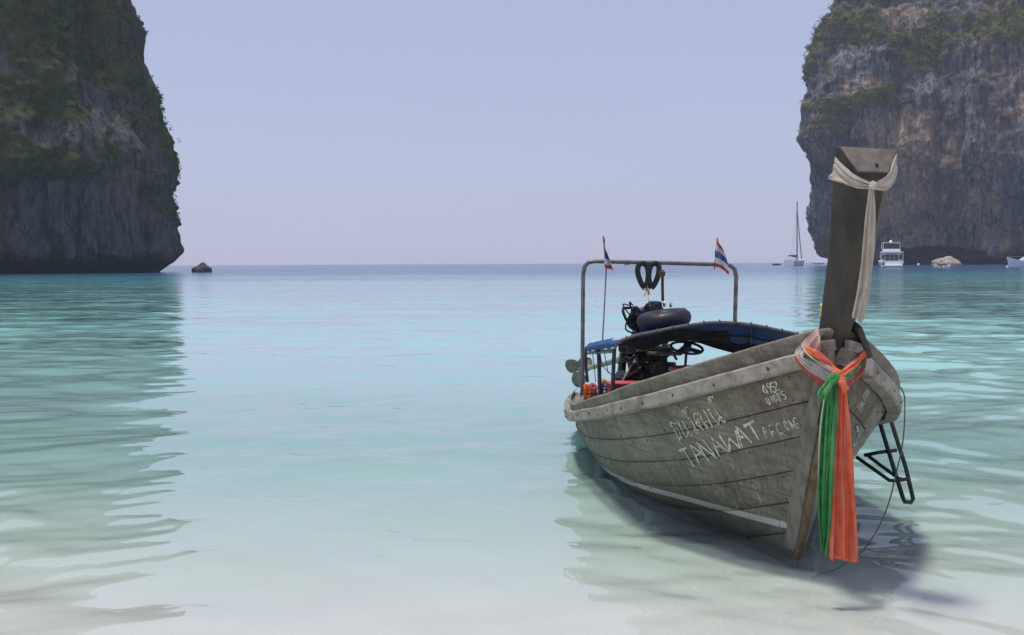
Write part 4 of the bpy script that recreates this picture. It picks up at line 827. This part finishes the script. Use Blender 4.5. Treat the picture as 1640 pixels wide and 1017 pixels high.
# life jackets
def jacket(px, py, Y, w, h, mat, mat2, label, seed, tilt):
    th = thing('life_jacket', label, 'life jacket', P(px, py+h/2, Y), 'life jackets hung at the stern'); rg = random.Random(seed); s = Y/F
    for i, f in enumerate((-.33, .33)):
        G = []; c = P(px+f*w, py, Y)
        MB().box(c+np.array([0, rg.uniform(-.02, .02), 0]), (w*s*.46, .05, h*s*.95), [[math.cos(tilt*f), 0, math.sin(tilt*f)], [0, 1, 0], [-math.sin(tilt*f), 0, math.cos(tilt*f)]], .02).build('foam_panel', mat, th)
    MB().torus(P(px, py-h*.42, Y+.01), w*s*.32, .022, axis=(.1, -.9, .3), n=16, k=7, squash=.8).build('collar', mat2, th)
    for k_ in (-.12, .18): MB().box(P(px, py+h*k_, Y-.032), (w*s*.95, .008, .014), None, .002).build('strap', M_BLACK, th); LS = bpy.context.scene.collection.objects[-1]
    MB().box(P(px, py+h*.18, Y-.04), (.03, .012, .022), None, .003).build('buckle', M_BLACK, LS)
M_OR = cloth('life_jacket_orange', (.85, .17, .03), (.68, .12, .025), .1); M_PU = cloth('life_jacket_purple', (.13, .07, .36), (.08, .05, .22), .1); M_YE = cloth('life_jacket_yellow', (.70, .50, .10), (.6, .40, .08), .1)
jacket(940, 634, 11.4, 10, 32, M_OR, M_OR, 'orange life jacket hanging nearest the left post of the roll bar', 1, .2)
jacket(950, 635, 11.1, 13, 36, M_OR, M_PINK, 'orange life jacket hanging against the canopy post', 2, .35)
jacket(968, 628, 11.0, 14, 34, M_PU, M_YE, 'purple life jacket with yellow collar beside the red cool box', 3, .15)

mb = MB(); rg = random.Random(31)
for i in range(5): mb.ball(P(1000+i*15+rg.uniform(-3, 3), 607+rg.uniform(-3, 3), 11.0), (.07, .08, .055), 12, 8, noise=.45, seed=i+3)
tag(mb.build('dark_bundle', M_DTARP), 'dark tarpaulin bundle heaped on the stern behind the red cool box', 'bundle')
rc = MB()
for i in range(5): rc.torus(P(1040, 622, 10.6)+np.array([.006*math.sin(i*2), .01*math.cos(i), .016*i]), .10-.006*(i % 2), .009, axis=(0.05*math.sin(i), .1, 1), n=24, k=6)
tag(rc.build('rope_coil', M_ROPE), 'coil of pale rope lying between the cool box and the tyre', 'rope')
# boarding ladder on the far side
ld = thing('boarding_ladder', 'dark steel boarding ladder hung over the far side of the hull', 'ladder', P(1455, 805, 8.05))
M_LAD = pm('dark_green_steel', (.022, .034, .036), (.013, .02, .022), 20, .5, .2, .1, c3=(.06, .04, .03))
YL = 8.1
MB().tube(PP([(1405, 660, YL+.15), (1413, 690, YL+.08), (1430, 745, YL), (1446, 797, YL-.05), (1449, 803.5, YL-.05), (1459, 804.5, YL-.02), (1462.5, 799, YL-.02), (1451, 750, YL+.03), (1432, 690, YL+.12), (1424, 664, YL+.18)]), .0145, 8).build('side_rails', M_LAD, ld)
MB().tube(PP([(1436, 721, YL+.06), (1405, 725, YL+.05), (1385, 729, YL+.12)]), .0125, 8).build('rung', M_LAD, ld)
MB().tube(PP([(1388, 728, YL+.1), (1410, 745, YL+.04), (1439, 766, YL-.02), (1446, 768, YL-.02), (1453, 767, YL)]), .0125, 8).build('rung', M_LAD, ld)
MB().tube(PP([(1372, 732, YL+.1), (1400, 752, YL), (1424, 769, YL-.06), (1431, 770, YL-.06), (1447, 768, YL-.04)]), .0125, 8).build('stay', M_LAD, ld)

# mooring line over the far rail down into the water
mb = MB(); mb.tube(PP([(1427, 606, 7.35), (1440, 617, 7.45), (1448, 632, 7.5), (1449, 660, 7.45), (1444, 720, 7.3), (1436, 755, 7.2), (1420, 815, 7.0), (1398, 860, 6.85), (1378, 886, 6.8), (1350, 905, 6.75), (1300, 925, 6.6)]), .0045, 6, samples=60)
tag(mb.build('mooring_line', pm('grey_mooring_rope', (.20, .18, .15), (.12, .11, .09), 80, .9, 0, .4)), 'thin grey mooring line hanging from the far rail into the water', 'rope')

# ------------------------------------------------------------------ sashes round the prow
def ribbon(A, B, n, m, pleat, depth, seed=0, taper=1.0):
    a = smooth(PP(A), n); b = smooth(PP(B), n); G = []
    if n in (20, 22, 26): c_ = (a+b)/2; wf = (1+.65*np.sin(np.linspace(.1, 2.6, n)))[:, None]; a, b = c_+(a-c_)*wf, c_+(b-c_)*wf
    T = nrm(np.gradient((a+b)/2, axis=0)); ac = nrm(b-a); N_ = nrm(np.cross(T, ac))
    for j in range(m):
        u = j/(m-1); ph = 2*math.pi*pleat*u
        fl = .25+.75*np.linspace(0, 1, n)**.7 if taper else np.ones(n)
        vv = np.linspace(0, 1, n); pw_ = ph+1.6*np.sin(2.1*vv+seed)*u*(1-u)*2; off = depth*(np.sin(pw_+seed)+.55*np.sin(1.63*pw_+seed*2.7+1.5*vv)+.25*np.sin(3.7*pw_-2*vv))*fl+depth*.5*np.sin(6*vv+u*4+seed)
        cz = fbm(np.full(n, u*5+seed), vv*4.5, np.full(n, seed*1.0), 4, 31); off = off+depth*.55*cz*fl; edge = .03*fbm(np.full(n, 3.0+(u > .5)), vv*7, np.full(n, seed*1.0), 3, 17)*(abs(u-.5) > .45)
        G.append(a+(b-a)*(u+edge+.02*math.sin(ph*1.3+seed))[:, None]+N_*off[:, None])
    G = np.array(G).transpose(1, 0, 2)
    if n > 40: G[-1, :, 2] += .012*fbm(np.linspace(0, 5, m), np.full(m, seed*1.0), np.zeros(m), 3, 9); G[-2, :, 2] += .004
    return G
def sash(parts, name, label, mat, cat='cloth', group=None, sub='fold'):
    v = np.concatenate([g.reshape(-1, 3) for g in parts]); base = v[np.argmin(v[:, 2])]
    th = thing(name, label, cat, base, group)
    for nm, g in zip(sub, parts):
        o = MB().grid(g).build(nm, mat, th, fix=False); md = o.modifiers.new('thickness', 'SOLIDIFY'); md.thickness = .003; md.offset = 0
    return th
M_GR = cloth('green_sash', (.15, .50, .19), (.08, .34, .11), .45); M_ORS = cloth('orange_sash', (.95, .33, .18), (.88, .23, .11), .48)
M_WH = cloth('white_sash', (.66, .62, .56), (.52, .49, .44), .3); M_PK = cloth('pale_pink_sash', (.74, .50, .44), (.62, .40, .35), .3); M_RDS = cloth('faded_red_sash', (.55, .13, .10), (.42, .10, .08), .3); M_BL = cloth('blue_sash', (.04, .11, .42), (.03, .08, .28), .3)
M_CRM = cloth('cream_sash', (.68, .62, .54), (.56, .51, .43), .4)
def knot(c, r, mat, parent, seed):
    mb = MB(); rg = random.Random(seed)
    mb.ball(c, (r, r*.8, r*.9), 14, 9, noise=.35, seed=seed)
    for i in range(3):
        a = rg.uniform(0, 3.1); mb.torus(np.array(c)+np.array([rg.uniform(-.3, .3)*r, -.25*r, rg.uniform(-.3, .3)*r]), r*.62, r*.36, axis=(math.cos(a), -.4, math.sin(a)), n=16, k=8)
    mb.build('knot', mat, parent)
Yk = 6.12
g = sash([ribbon([(1311, 527, 6.26), (1290, 550, 6.31), (1296, 566, 6.22), (1334, 596, Yk)], [(1313, 548, 6.19), (1310, 566, 6.25), (1322, 580, 6.2), (1340, 602, Yk)], 26, 14, 2.5, .006, 1),
          ribbon([(1311, 527, 6.26), (1314, 533, 6.29), (1318, 545, 6.42)], [(1295, 545, 6.33), (1304, 552, 6.33), (1312, 562, 6.31)], 12, 8, 1.5, .005, 1)], 'wrapped_sash', 'pale pink and white sash wrapped high round the left of the prow', M_PK, group='sashes tied round the prow', sub=('wrap', 'back_fold'))
g = sash([ribbon([(1290, 546, 6.34), (1276, 562, 6.36), (1290, 585, 6.25), (1330, 612, Yk+.02)], [(1312, 552, 6.29), (1284, 570, 6.31), (1300, 580, 6.21), (1338, 604, Yk)], 26, 12, 2.5, .006, 2)], 'wrapped_sash', 'white sash passing under the green one at the left of the prow', M_WH, group='sashes tied round the prow', sub=('wrap',))
g = sash([ribbon([(1278, 558, 6.38), (1274, 570, 6.36), (1288, 592, 6.27), (1316, 618, 6.2)], [(1284, 560, 6.37), (1280, 567, 6.34), (1296, 590, 6.24), (1320, 612, 6.18)], 22, 7, 1.5, .004, 3),
          ribbon([(1388, 566, 6.36), (1385, 585, 6.32), (1372, 606, 6.22), (1354, 622, 6.16)], [(1380, 580, 6.34), (1374, 592, 6.27), (1364, 602, 6.2), (1352, 610, 6.14)], 20, 8, 1.5, .005, 3)], 'wrapped_sash', 'faded red sash lowest round the prow', M_RDS, group='sashes tied round the prow', sub=('left_wrap', 'right_wrap'))
og = sash([ribbon([(1289, 562, 6.3), (1302, 574, 6.2), (1318, 586, 6.2), (1336, 606, Yk-.03)], [(1292, 556, 6.29), (1308, 566, 6.16), (1326, 580, 6.16), (1346, 600, Yk-.03)], 22, 9, 2, .006, 4),
           ribbon([(1388, 556, 6.36), (1378, 570, 6.28), (1362, 584, 6.18), (1338, 604, Yk-.03)], [(1388, 568, 6.36), (1380, 577, 6.28), (1366, 590, 6.18), (1344, 606, Yk-.03)], 22, 9, 2, .006, 5),
           ribbon([(1341, 612, 6.04), (1339, 660, 6.02), (1336, 740, 6), (1330, 830, 5.99), (1325, 896, 5.99)], [(1354, 612, 6.05), (1357, 660, 6.04), (1361, 740, 6.03), (1369, 830, 6.03), (1375, 899, 6.03)], 46, 40, 2.3, .020, 1.2),
           ribbon([(1342, 606, 6.03), (1347, 602, 5.99), (1354, 604, 5.98), (1357, 616, 6)], [(1344, 626, 6.04), (1348, 628, 5.98), (1354, 630, 5.99), (1357, 626, 6.02)], 12, 8, 1, .006, 2)], 'knotted_sash', 'bright orange sash knotted at the prow, its long tail nearly touching the water', M_ORS, group='sashes tied round the prow', sub=('left_wrap', 'right_wrap', 'hanging_tail', 'bow_loop'))
knot(P(1341, 599, 6.07), .028, M_ORS, og, 3)
gg = sash([ribbon([(1292, 577, 6.29), (1302, 585, 6.21), (1316, 595, 6.2), (1334, 612, Yk-.05)], [(1290, 568, 6.31), (1306, 577, 6.18), (1322, 588, 6.18), (1340, 604, Yk-.05)], 22, 9, 2, .006, 6),
           ribbon([(1386, 572, 6.35), (1376, 586, 6.27), (1362, 597, 6.17), (1342, 608, Yk-.05)], [(1384, 582, 6.35), (1374, 594, 6.27), (1360, 604, 6.17), (1344, 616, Yk-.05)], 22, 9, 2, .006, 7),
           ribbon([(1326, 610, 6.03), (1318, 650, 6.02), (1313, 720, 6.02), (1311, 800, 6.02), (1320, 884, 6.03)], [(1342, 612, 6.03), (1341, 650, 6.01), (1337, 720, 6), (1333, 800, 5.99), (1329, 888, 6)], 46, 34, 2.2, .018, 2.4),
           ribbon([(1328, 604, 6.02), (1318, 616, 5.96), (1309, 630, 5.95), (1316, 640, 5.98)], [(1342, 606, 6.02), (1332, 620, 5.94), (1325, 636, 5.94), (1324, 642, 5.98)], 16, 9, 1.2, .008, 2)], 'knotted_sash', 'green sash knotted at the prow with long tail left of the orange one', M_GR, group='sashes tied round the prow', sub=('left_wrap', 'right_wrap', 'hanging_tail', 'bow_loop'))
knot(P(1335, 608, 6.03), .030, M_GR, gg, 5)
sash([ribbon([(1319, 634, 6.06), (1313, 680, 6.07), (1310, 730, 6.07), (1309, 775, 6.07)], [(1326, 634, 6.05), (1320, 680, 6.06), (1316, 730, 6.06), (1314, 790, 6.06)], 30, 9, 1.3, .008, 4)], 'hanging_sash', 'thin white sash tail showing at the left edge of the green one', M_WH, group='sashes tied round the prow', sub=('tail',))
sash([ribbon([(1349, 624, 6.1), (1351, 640, 6.1), (1352, 655, 6.1), (1353, 668, 6.1)], [(1354, 624, 6.1), (1357, 640, 6.1), (1357, 652, 6.1), (1356, 664, 6.1)], 14, 6, 1.0, .005, 4)], 'hanging_sash', 'short blue sash end behind the orange tail', M_BL, group='sashes tied round the prow', sub=('tail',))
# cream sash at the head of the post
cg = sash([ribbon([(1337, 251, 5.99), (1350, 264, 5.94), (1370, 280, 5.87), (1397, 294, 5.81)], [(1334, 276, 5.99), (1350, 292, 5.94), (1372, 300, 5.87), (1398, 302, 5.81)], 24, 14, 2.5, .006, 1),
           ribbon([(1336, 274, 5.985), (1331, 278, 5.98), (1326, 285, 5.97)], [(1362, 297, 5.90), (1350, 294, 5.92), (1327, 287, 5.965)], 12, 8, 1, .004, 2),
           ribbon([(1436, 247, 6.0), (1431, 268, 5.93), (1422, 284, 5.86), (1400, 295, 5.81)], [(1437, 270, 6.0), (1430, 288, 5.93), (1420, 300, 5.86), (1400, 302, 5.81)], 22, 10, 2, .006, 3),
           ribbon([(1391, 302, 5.79), (1385, 340, 5.79), (1381, 400, 5.83), (1374, 460, 5.88), (1363, 508, 5.92)], [(1401, 304, 5.79), (1402, 340, 5.79), (1399, 400, 5.83), (1393, 460, 5.88), (1383, 516, 5.92)], 44, 26, 2.0, .010, 1)], 'head_sash', 'cream gauze sash tied round the top of the prow post with a long tail', M_CRM, group='sashes tied round the prow', sub=('left_wrap', 'loose_corner', 'right_wrap', 'hanging_tail'))
knot(P(1399, 298, 5.79), .022, M_CRM, cg, 9)
# marigold garland behind the post
mb = MB(); rg = random.Random(1)
for i in range(16): mb.ball(P(1318+rg.uniform(-2.2, 1.5), 489+i*1.25, 6.42+rg.uniform(-.01, .01)), .008+rg.uniform(0, .004), 7, 5, noise=.3, seed=i)
tag(mb.build('flower_garland', pm('marigold', (.80, .45, .04), (.70, .60, .25), 60, .8)), 'small yellow flower garland behind the foot of the prow post', 'garland')

# ================================================================== BOATS AT ANCHOR
M_GEL = pm('white_gelcoat', (.88, .88, .88), (.80, .81, .82), 2, .35, 0, .02); M_GLASS = pm('dark_boat_glass', (.02, .025, .03), (.015, .018, .022), 2, .12, 0, .0, spec=.6)
M_NAVY = pm('navy_canvas', (.02, .025, .05), (.015, .018, .035), 2, .8); M_ALU = pm('anodised_mast', (.20, .21, .23), (.15, .155, .17), 2, .4, .3); M_ANTI = pm('dark_waterline', (.06, .03, .035), (.04, .03, .03), 2, .7)
M_SKIN = pm('tanned_skin', (.32, .17, .11), (.27, .14, .09), 6, .6); M_ORH = pm('orange_hull', (.62, .20, .12), (.5, .16, .10), 2, .5)
def frame(c, yaw):
    c_, s_ = math.cos(yaw), math.sin(yaw); return lambda x, y, z: np.array([c[0]+c_*x-s_*y, c[1]+s_*x+c_*y, z])      # x forward, y left
def hull_mesh(fr, Ln, Bm, fb, bowrise=.5, n=20, stern=.85):
    G = []
    for i in range(n+1):
        u = i/n; x = -Ln/2+Ln*u; w = Bm/2*(stern+(1-stern)*math.sin(min(1, u*1.6)*math.pi/2))*max(0, 1-max(0, (u-.42)/.58)**2.3)**.8; h = fb+bowrise*max(0, u-.3)**2*1.6
        G.append([fr(x-.06*Ln*0, -w, h), fr(x-.02*Ln*u, -w*.93, h*.5), fr(x-.04*Ln*u, -w*.72, -.15), fr(x-.05*Ln*u, 0, -.4), fr(x-.04*Ln*u, w*.72, -.15), fr(x-.02*Ln*u, w*.93, h*.5), fr(x, w, h), fr(x, w*.5, h+.06), fr(x, 0, h+.09), fr(x, -w*.5, h+.06), fr(x, -w, h)])
    mb = MB(); mb.grid(G); mb.add(G[0][:10], [tuple(range(10))]); return mb
def fbox(mb, fr, x0, x1, w0, w1, z0, z1, in0=0., in1=0.):
    v = [fr(x0, -w0/2, z0), fr(x0, w0/2, z0), fr(x1, w1/2, z0), fr(x1, -w1/2, z0), fr(x0+in0, -w0/2*.92, z1), fr(x0+in0, w0/2*.92, z1), fr(x1-in1, w1/2*.92, z1), fr(x1-in1, -w1/2*.92, z1)]
    return mb.add(v, [(3, 2, 1, 0), (4, 5, 6, 7), (0, 1, 5, 4), (1, 2, 6, 5), (2, 3, 7, 6), (3, 0, 4, 7)])
def person(c, h, mat, label, facing=0.0, group=None, seat=True):
    """small seated figure grown as one skin"""
    V_ = [(0, 0, 0), (0, .0, .30), (0, 0, .48), (0, -.02, .66), (.10, -.28, .02), (.10, -.32, -.34), (-.10, -.28, .02), (-.10, -.32, -.34), (.18, 0, .44), (.24, -.10, .20), (.18, -.26, .12), (-.18, 0, .44), (-.24, -.10, .20), (-.18, -.26, .12)]
    E_ = [(0, 1), (1, 2), (2, 3), (0, 4), (4, 5), (0, 6), (6, 7), (2, 8), (8, 9), (9, 10), (2, 11), (11, 12), (12, 13)]
    r_ = [.13, .14, .07, .105, .075, .05, .075, .05, .06, .045, .035, .06, .045, .035]
    me = bpy.data.meshes.new('person'); me.from_pydata([Vector(v)*h for v in V_], E_, []); o = bpy.data.objects.new('person', me); COL.objects.link(o)
    o.location = c; o.rotation_euler = (0, 0, facing); md = o.modifiers.new('skin', 'SKIN')
    for i, r in enumerate(r_): me.skin_vertices[0].data[i].radius = (r*h, r*h)
    me.skin_vertices[0].data[0].use_root = True
    o.modifiers.new('sub', 'SUBSURF').levels = 1; o.modifiers['sub'].render_levels = 1; me.materials.append(mat); return tag(o, label, 'person', group)

# sailing yacht seen from its quarter
c = P(1275, 425.5, 545); fr = frame((c[0], c[1]), R(58))
sy_ = thing('sailing_yacht', 'white sailing yacht with bare mast anchored left of the right cliff', 'sailing yacht', (c[0], c[1], 0))
hull_mesh(fr, 18, 5.6, 2.3, .9).build('hull', M_GEL, sy_)
mb = MB(); fbox(mb, fr, -3.5, 3.5, 2.8, 1.8, 1.5, 2.5, .2, 1.2); mb.build('cabin', M_GEL, sy_)
mb = MB(); fbox(mb, fr, -2.8, 2.2, 2.84, 2.1, 1.9, 2.2, .1, .6); mb.build('cabin_window', M_GLASS, bpy.data.objects['cabin'])
mb = MB(); fbox(mb, fr, -7.4, -4.2, 3.6, 3.4, 1.5, 2.3, .3, .1); mb.build('cockpit', M_GEL, sy_)
mb = MB(); fbox(mb, fr, -5.6, -2.6, 3.4, 3.0, 4.1, 4.7, .5, .5); mb.build('bimini', M_NAVY, sy_)
for y in (-1.5, 1.5):
    for x in (-5.4, -2.8): MB().tube([fr(x, y, 1.6), fr(x, y*.95, 4.2)], .05, 6).build('bimini_pole', M_ALU, sy_)
MB().tube([fr(1.2, 0, 1.5), fr(.9, 0, 28)], [.30, .22], 8).build('mast', M_ALU, sy_)
BM_ = MB().tube([fr(1.1, 0, 3.6), fr(-4.6, 0, 3.9)], .13, 8).build('boom', M_ALU, sy_); MB().tube([fr(1.0, 0, 3.95), fr(-4.4, 0, 4.2)], .28, 8).build('furled_mainsail', M_NAVY, BM_)
MB().tube([fr(7.2, 0, 2.4), fr(1.0, 0, 24.5)], [.24, .14], 6).build('furled_jib', M_ALU, sy_)
MB().tube([fr(-7.4, 0, 1.8), fr(.9, 0, 27.8)], .03, 5).build('backstay', M_ALU, sy_)
for y in (-2.1, 2.1): MB().tube([fr(1, y, 1.6), fr(.95, y*.35, 14), fr(.9, 0, 27)], .03, 5).build('shroud', M_ALU, sy_)
for y in (-1.9, 1.9): MB().tube([fr(-7.3, y, 1.6), fr(-7.3, y, 2.6), fr(0, y*1.15, 2.5), fr(6.9, 0, 3.1)], .035, 5).build('guard_rail', M_ALU, sy_)
# motor yacht seen from astern
c = P(1425, 427.5, 365); fr = frame((c[0], c[1]), R(78))
my = thing('motor_yacht', 'white two-deck motor yacht seen from astern before the right cliff', 'motor yacht', (c[0], c[1], 0))
hull_mesh(fr, 15, 6.6, 1.7, 1.0, stern=.97).build('hull', M_GEL, my)
mb = MB(); fbox(mb, fr, -9.0, -7.45, 5.6, 6.0, .25, .55); mb.build('swim_platform', M_GEL, my)
mb = MB(); fbox(mb, fr, -6.0, 4.0, 5.6, 4.6, 1.7, 4.2, .1, 1.6); mb.build('saloon', M_GEL, my)
mb = MB(); fbox(mb, fr, -6.06, -5.9, 3.6, 3.6, 1.95, 3.75); dr = mb.build('saloon_door', M_GLASS, my)
for y in (-.62, .62): MB().box(fr(-6.09, y, 2.85), (.10, .10, 1.8), None).build('door_frame', M_GEL, dr)
for y in (-2.35, 2.35): MB().box(fr(-6.05, y, 2.9), (.75, .12, 1.2), [[math.sin(R(78)), -math.cos(R(78)), 0], [math.cos(R(78)), math.sin(R(78)), 0], [0, 0, 1]]).build('side_window', M_GLASS, my)
for s_ in (-1, 1):
    for x in (-4.4, -2.2, 0): MB().box(fr(x, s_*(2.72-.01*x), 3.1), (1.5, .12, .9), [[math.cos(R(78)), math.sin(R(78)), 0], [-math.sin(R(78)), math.cos(R(78)), 0], [0, 0, 1]]).build('side_window', M_GLASS, my)
mb = MB(); fbox(mb, fr, -7.4, 2.8, 6.5, 5.4, 4.2, 4.5); mb.build('upper_deck', M_GEL, my)
for y in (-3.0, 3.0): MB().tube([fr(-7.2, y, 1.7), fr(-7.2, y, 4.3)], .10, 6).build('deck_post', M_GEL, my)
mb = MB(); fbox(mb, fr, -5.8, 1.5, 5.0, 4.2, 4.5, 5.3, -.1, .6); FB_ = mb.build('flybridge', M_GEL, my)
mb = MB(); fbox(mb, fr, -5.4, -5.3, 4.5, 4.5, 5.3, 6.7); mb.build('flybridge_screen', M_GLASS, FB_)
for y in (-2.35, 2.35):
    for x in (-5.5, 0): MB().tube([fr(x, y, 5.2), fr(x+.2, y*.96, 7.0)], .09, 6).build('arch_post', M_GEL, my)
mb = MB(); fbox(mb, fr, -6.0, .8, 4.9, 4.4, 7.0, 7.2); mb.build('hard_top', M_GEL, my)
MB().lathe(fr(-2.5, 0, 7.2), (0, 0, 1), [(.35, 0), (.45, .25), (.3, .5), (.05, .6)], 12).build('radar_dome', M_GEL, my)
MB().tube([fr(-7.3, -3.0, 2.6), fr(-7.4, 0, 2.7), fr(-7.3, 3.0, 2.6)], .05, 6).build('stern_rail', M_ALU, my)
MB().ball(fr(-7.8, 2.4, .9), (.35, .35, .6), 10, 7).build('fender', M_ANTI, my)
# cabin cruiser cut by the right edge of the picture
c = P(1650, 427, 360); fr = frame((c[0], c[1]), R(172))
cc = thing('cabin_cruiser', 'white cabin cruiser at the right edge with dark cabin windows', 'motor boat', (c[0], c[1], 0))
hull_mesh(fr, 13, 4.2, 1.3, 1.8).build('hull', M_GEL, cc)
mb = MB(); fbox(mb, fr, -3.5, 3.6, 3.0, 2.0, 1.5, 3.0, .2, 2.2); CB_ = mb.build('cabin', M_GEL, cc)
for s_ in (-1, 1):
    for x, l_ in ((-2.4, 1.4), (-.5, 1.4), (1.2, 1.0)): MB().box(fr(x, s_*(1.44-.03*x), 2.35), (l_, .14, .5), [[math.cos(R(172)), math.sin(R(172)), 0], [-math.sin(R(172)), math.cos(R(172)), 0], [0, 0, 1]]).build('window', M_GLASS, CB_)
MB().tube([fr(6.2, 0, 2.9), fr(3.5, 1.5, 2.9), fr(-1, 1.9, 2.6)], .05, 6).build('bow_rail', M_ALU, cc)
mb = MB(); fbox(mb, fr, -3.2, .5, 2.8, 2.4, 4.2, 4.35); mb.build('hard_top', M_GEL, cc)
for y in (-1.2, 1.2): MB().tube([fr(-.2, y, 2.9), fr(-.5, y, 4.3)], .06, 6).build('top_post', M_ALU, cc)
# small craft
def small_boat(px, py, Y, Ln, Bm, fb, yaw, mat, label, group, people, name='dinghy'):
    c = P(px, py, Y); fr = frame((c[0], c[1]), yaw); th = thing(name, label, 'small boat', (c[0], c[1], 0), group)
    hull_mesh(fr, Ln, Bm, fb, .4).build('hull', mat, th)
    mb = MB(); fbox(mb, fr, -Ln*.2, Ln*.1, Bm*.7, Bm*.7, fb, fb+.25); mb.build('seat', M_ANTI, th)
    mb = MB(); fbox(mb, fr, -Ln*.54, -Ln*.46, .35, .35, .1, fb+.55); mb.build('outboard_motor', M_BLACK, th)
    for k_, (x, lab, m_) in enumerate(people): person(fr(x, 0, fb+.3), 1.0, m_, lab, yaw+R(90), None)
sh1 = pm('red_shirt', (.35, .04, .05), (.25, .03, .04), 5, .8); sh2 = pm('pale_shirt', (.6, .6, .62), (.5, .5, .52), 5, .8)
small_boat(1503.5, 428.5, 320, 2.6, 1.3, .40, R(175), M_GEL, 'left of two small white dinghies before the tan rock', 'dinghies before the cave', [(0, 'person in red seated in the left white dinghy', sh1)])
small_boat(1515, 428.5, 318, 2.4, 1.3, .40, R(10), M_GEL, 'right of two small white dinghies before the tan rock', 'dinghies before the cave', [(0.1, 'person in pale shirt seated in the right white dinghy', sh2)])
small_boat(1243.5, 423.6, 640, 4.2, 1.9, .6, R(165), M_ANTI, 'small dark boat with people left of the sailing yacht', None, [(-.9, 'person in red at the stern of the small dark boat', sh1), (.7, 'person in pale shirt toward the bow of the small dark boat', sh2)])
small_boat(1311, 422.2, 830, 7.5, 2.4, .9, R(8), M_GEL, 'low white speedboat passing beyond the right headland tip', None, [], 'speedboat')
small_boat(1003.5, 423.9, 880, 3.4, 1.6, .7, R(170), M_ORH, 'tiny orange boat far out beneath the roll bar', None, [])
def buoy(px, py, Y, r, mat, label):
    c = P(px, py, Y); th = thing('buoy', label, 'buoy', (c[0], c[1], 0), 'mooring buoys'); MB().ball((c[0], c[1], r*.55), r, 12, 8).build('float', mat, th); MB().torus((c[0], c[1], r*1.6), r*.22, r*.06, axis=(0, 1, 0), n=12, k=6).build('ring', M_ALU, th)
buoy(1471, 424.5, 520, .55, M_GEL, 'white mooring buoy between the motor yacht and the tan rock')
buoy(1613, 428.6, 305, .30, M_GEL, 'white mooring buoy below the bow of the cabin cruiser')

# ------------------------------------------------------------------ sea haze
hz = MB().box((0, 2100, 94), (5600, 4320, 210)).build('haze', pm('placeholder', (1, 1, 1)), smoothed=False)
t = NT('sea_haze'); vp = t.n('VolumePrincipled'); vp.inputs['Color'].default_value = (.86, .88, 1.0, 1); vp.inputs['Density'].default_value = .00016; vp.inputs['Anisotropy'].default_value = .2
t.l(vp.outputs[0], t.out.inputs['Volume']); hz.data.materials.clear(); hz.data.materials.append(t.m); hz['kind'] = 'stuff'
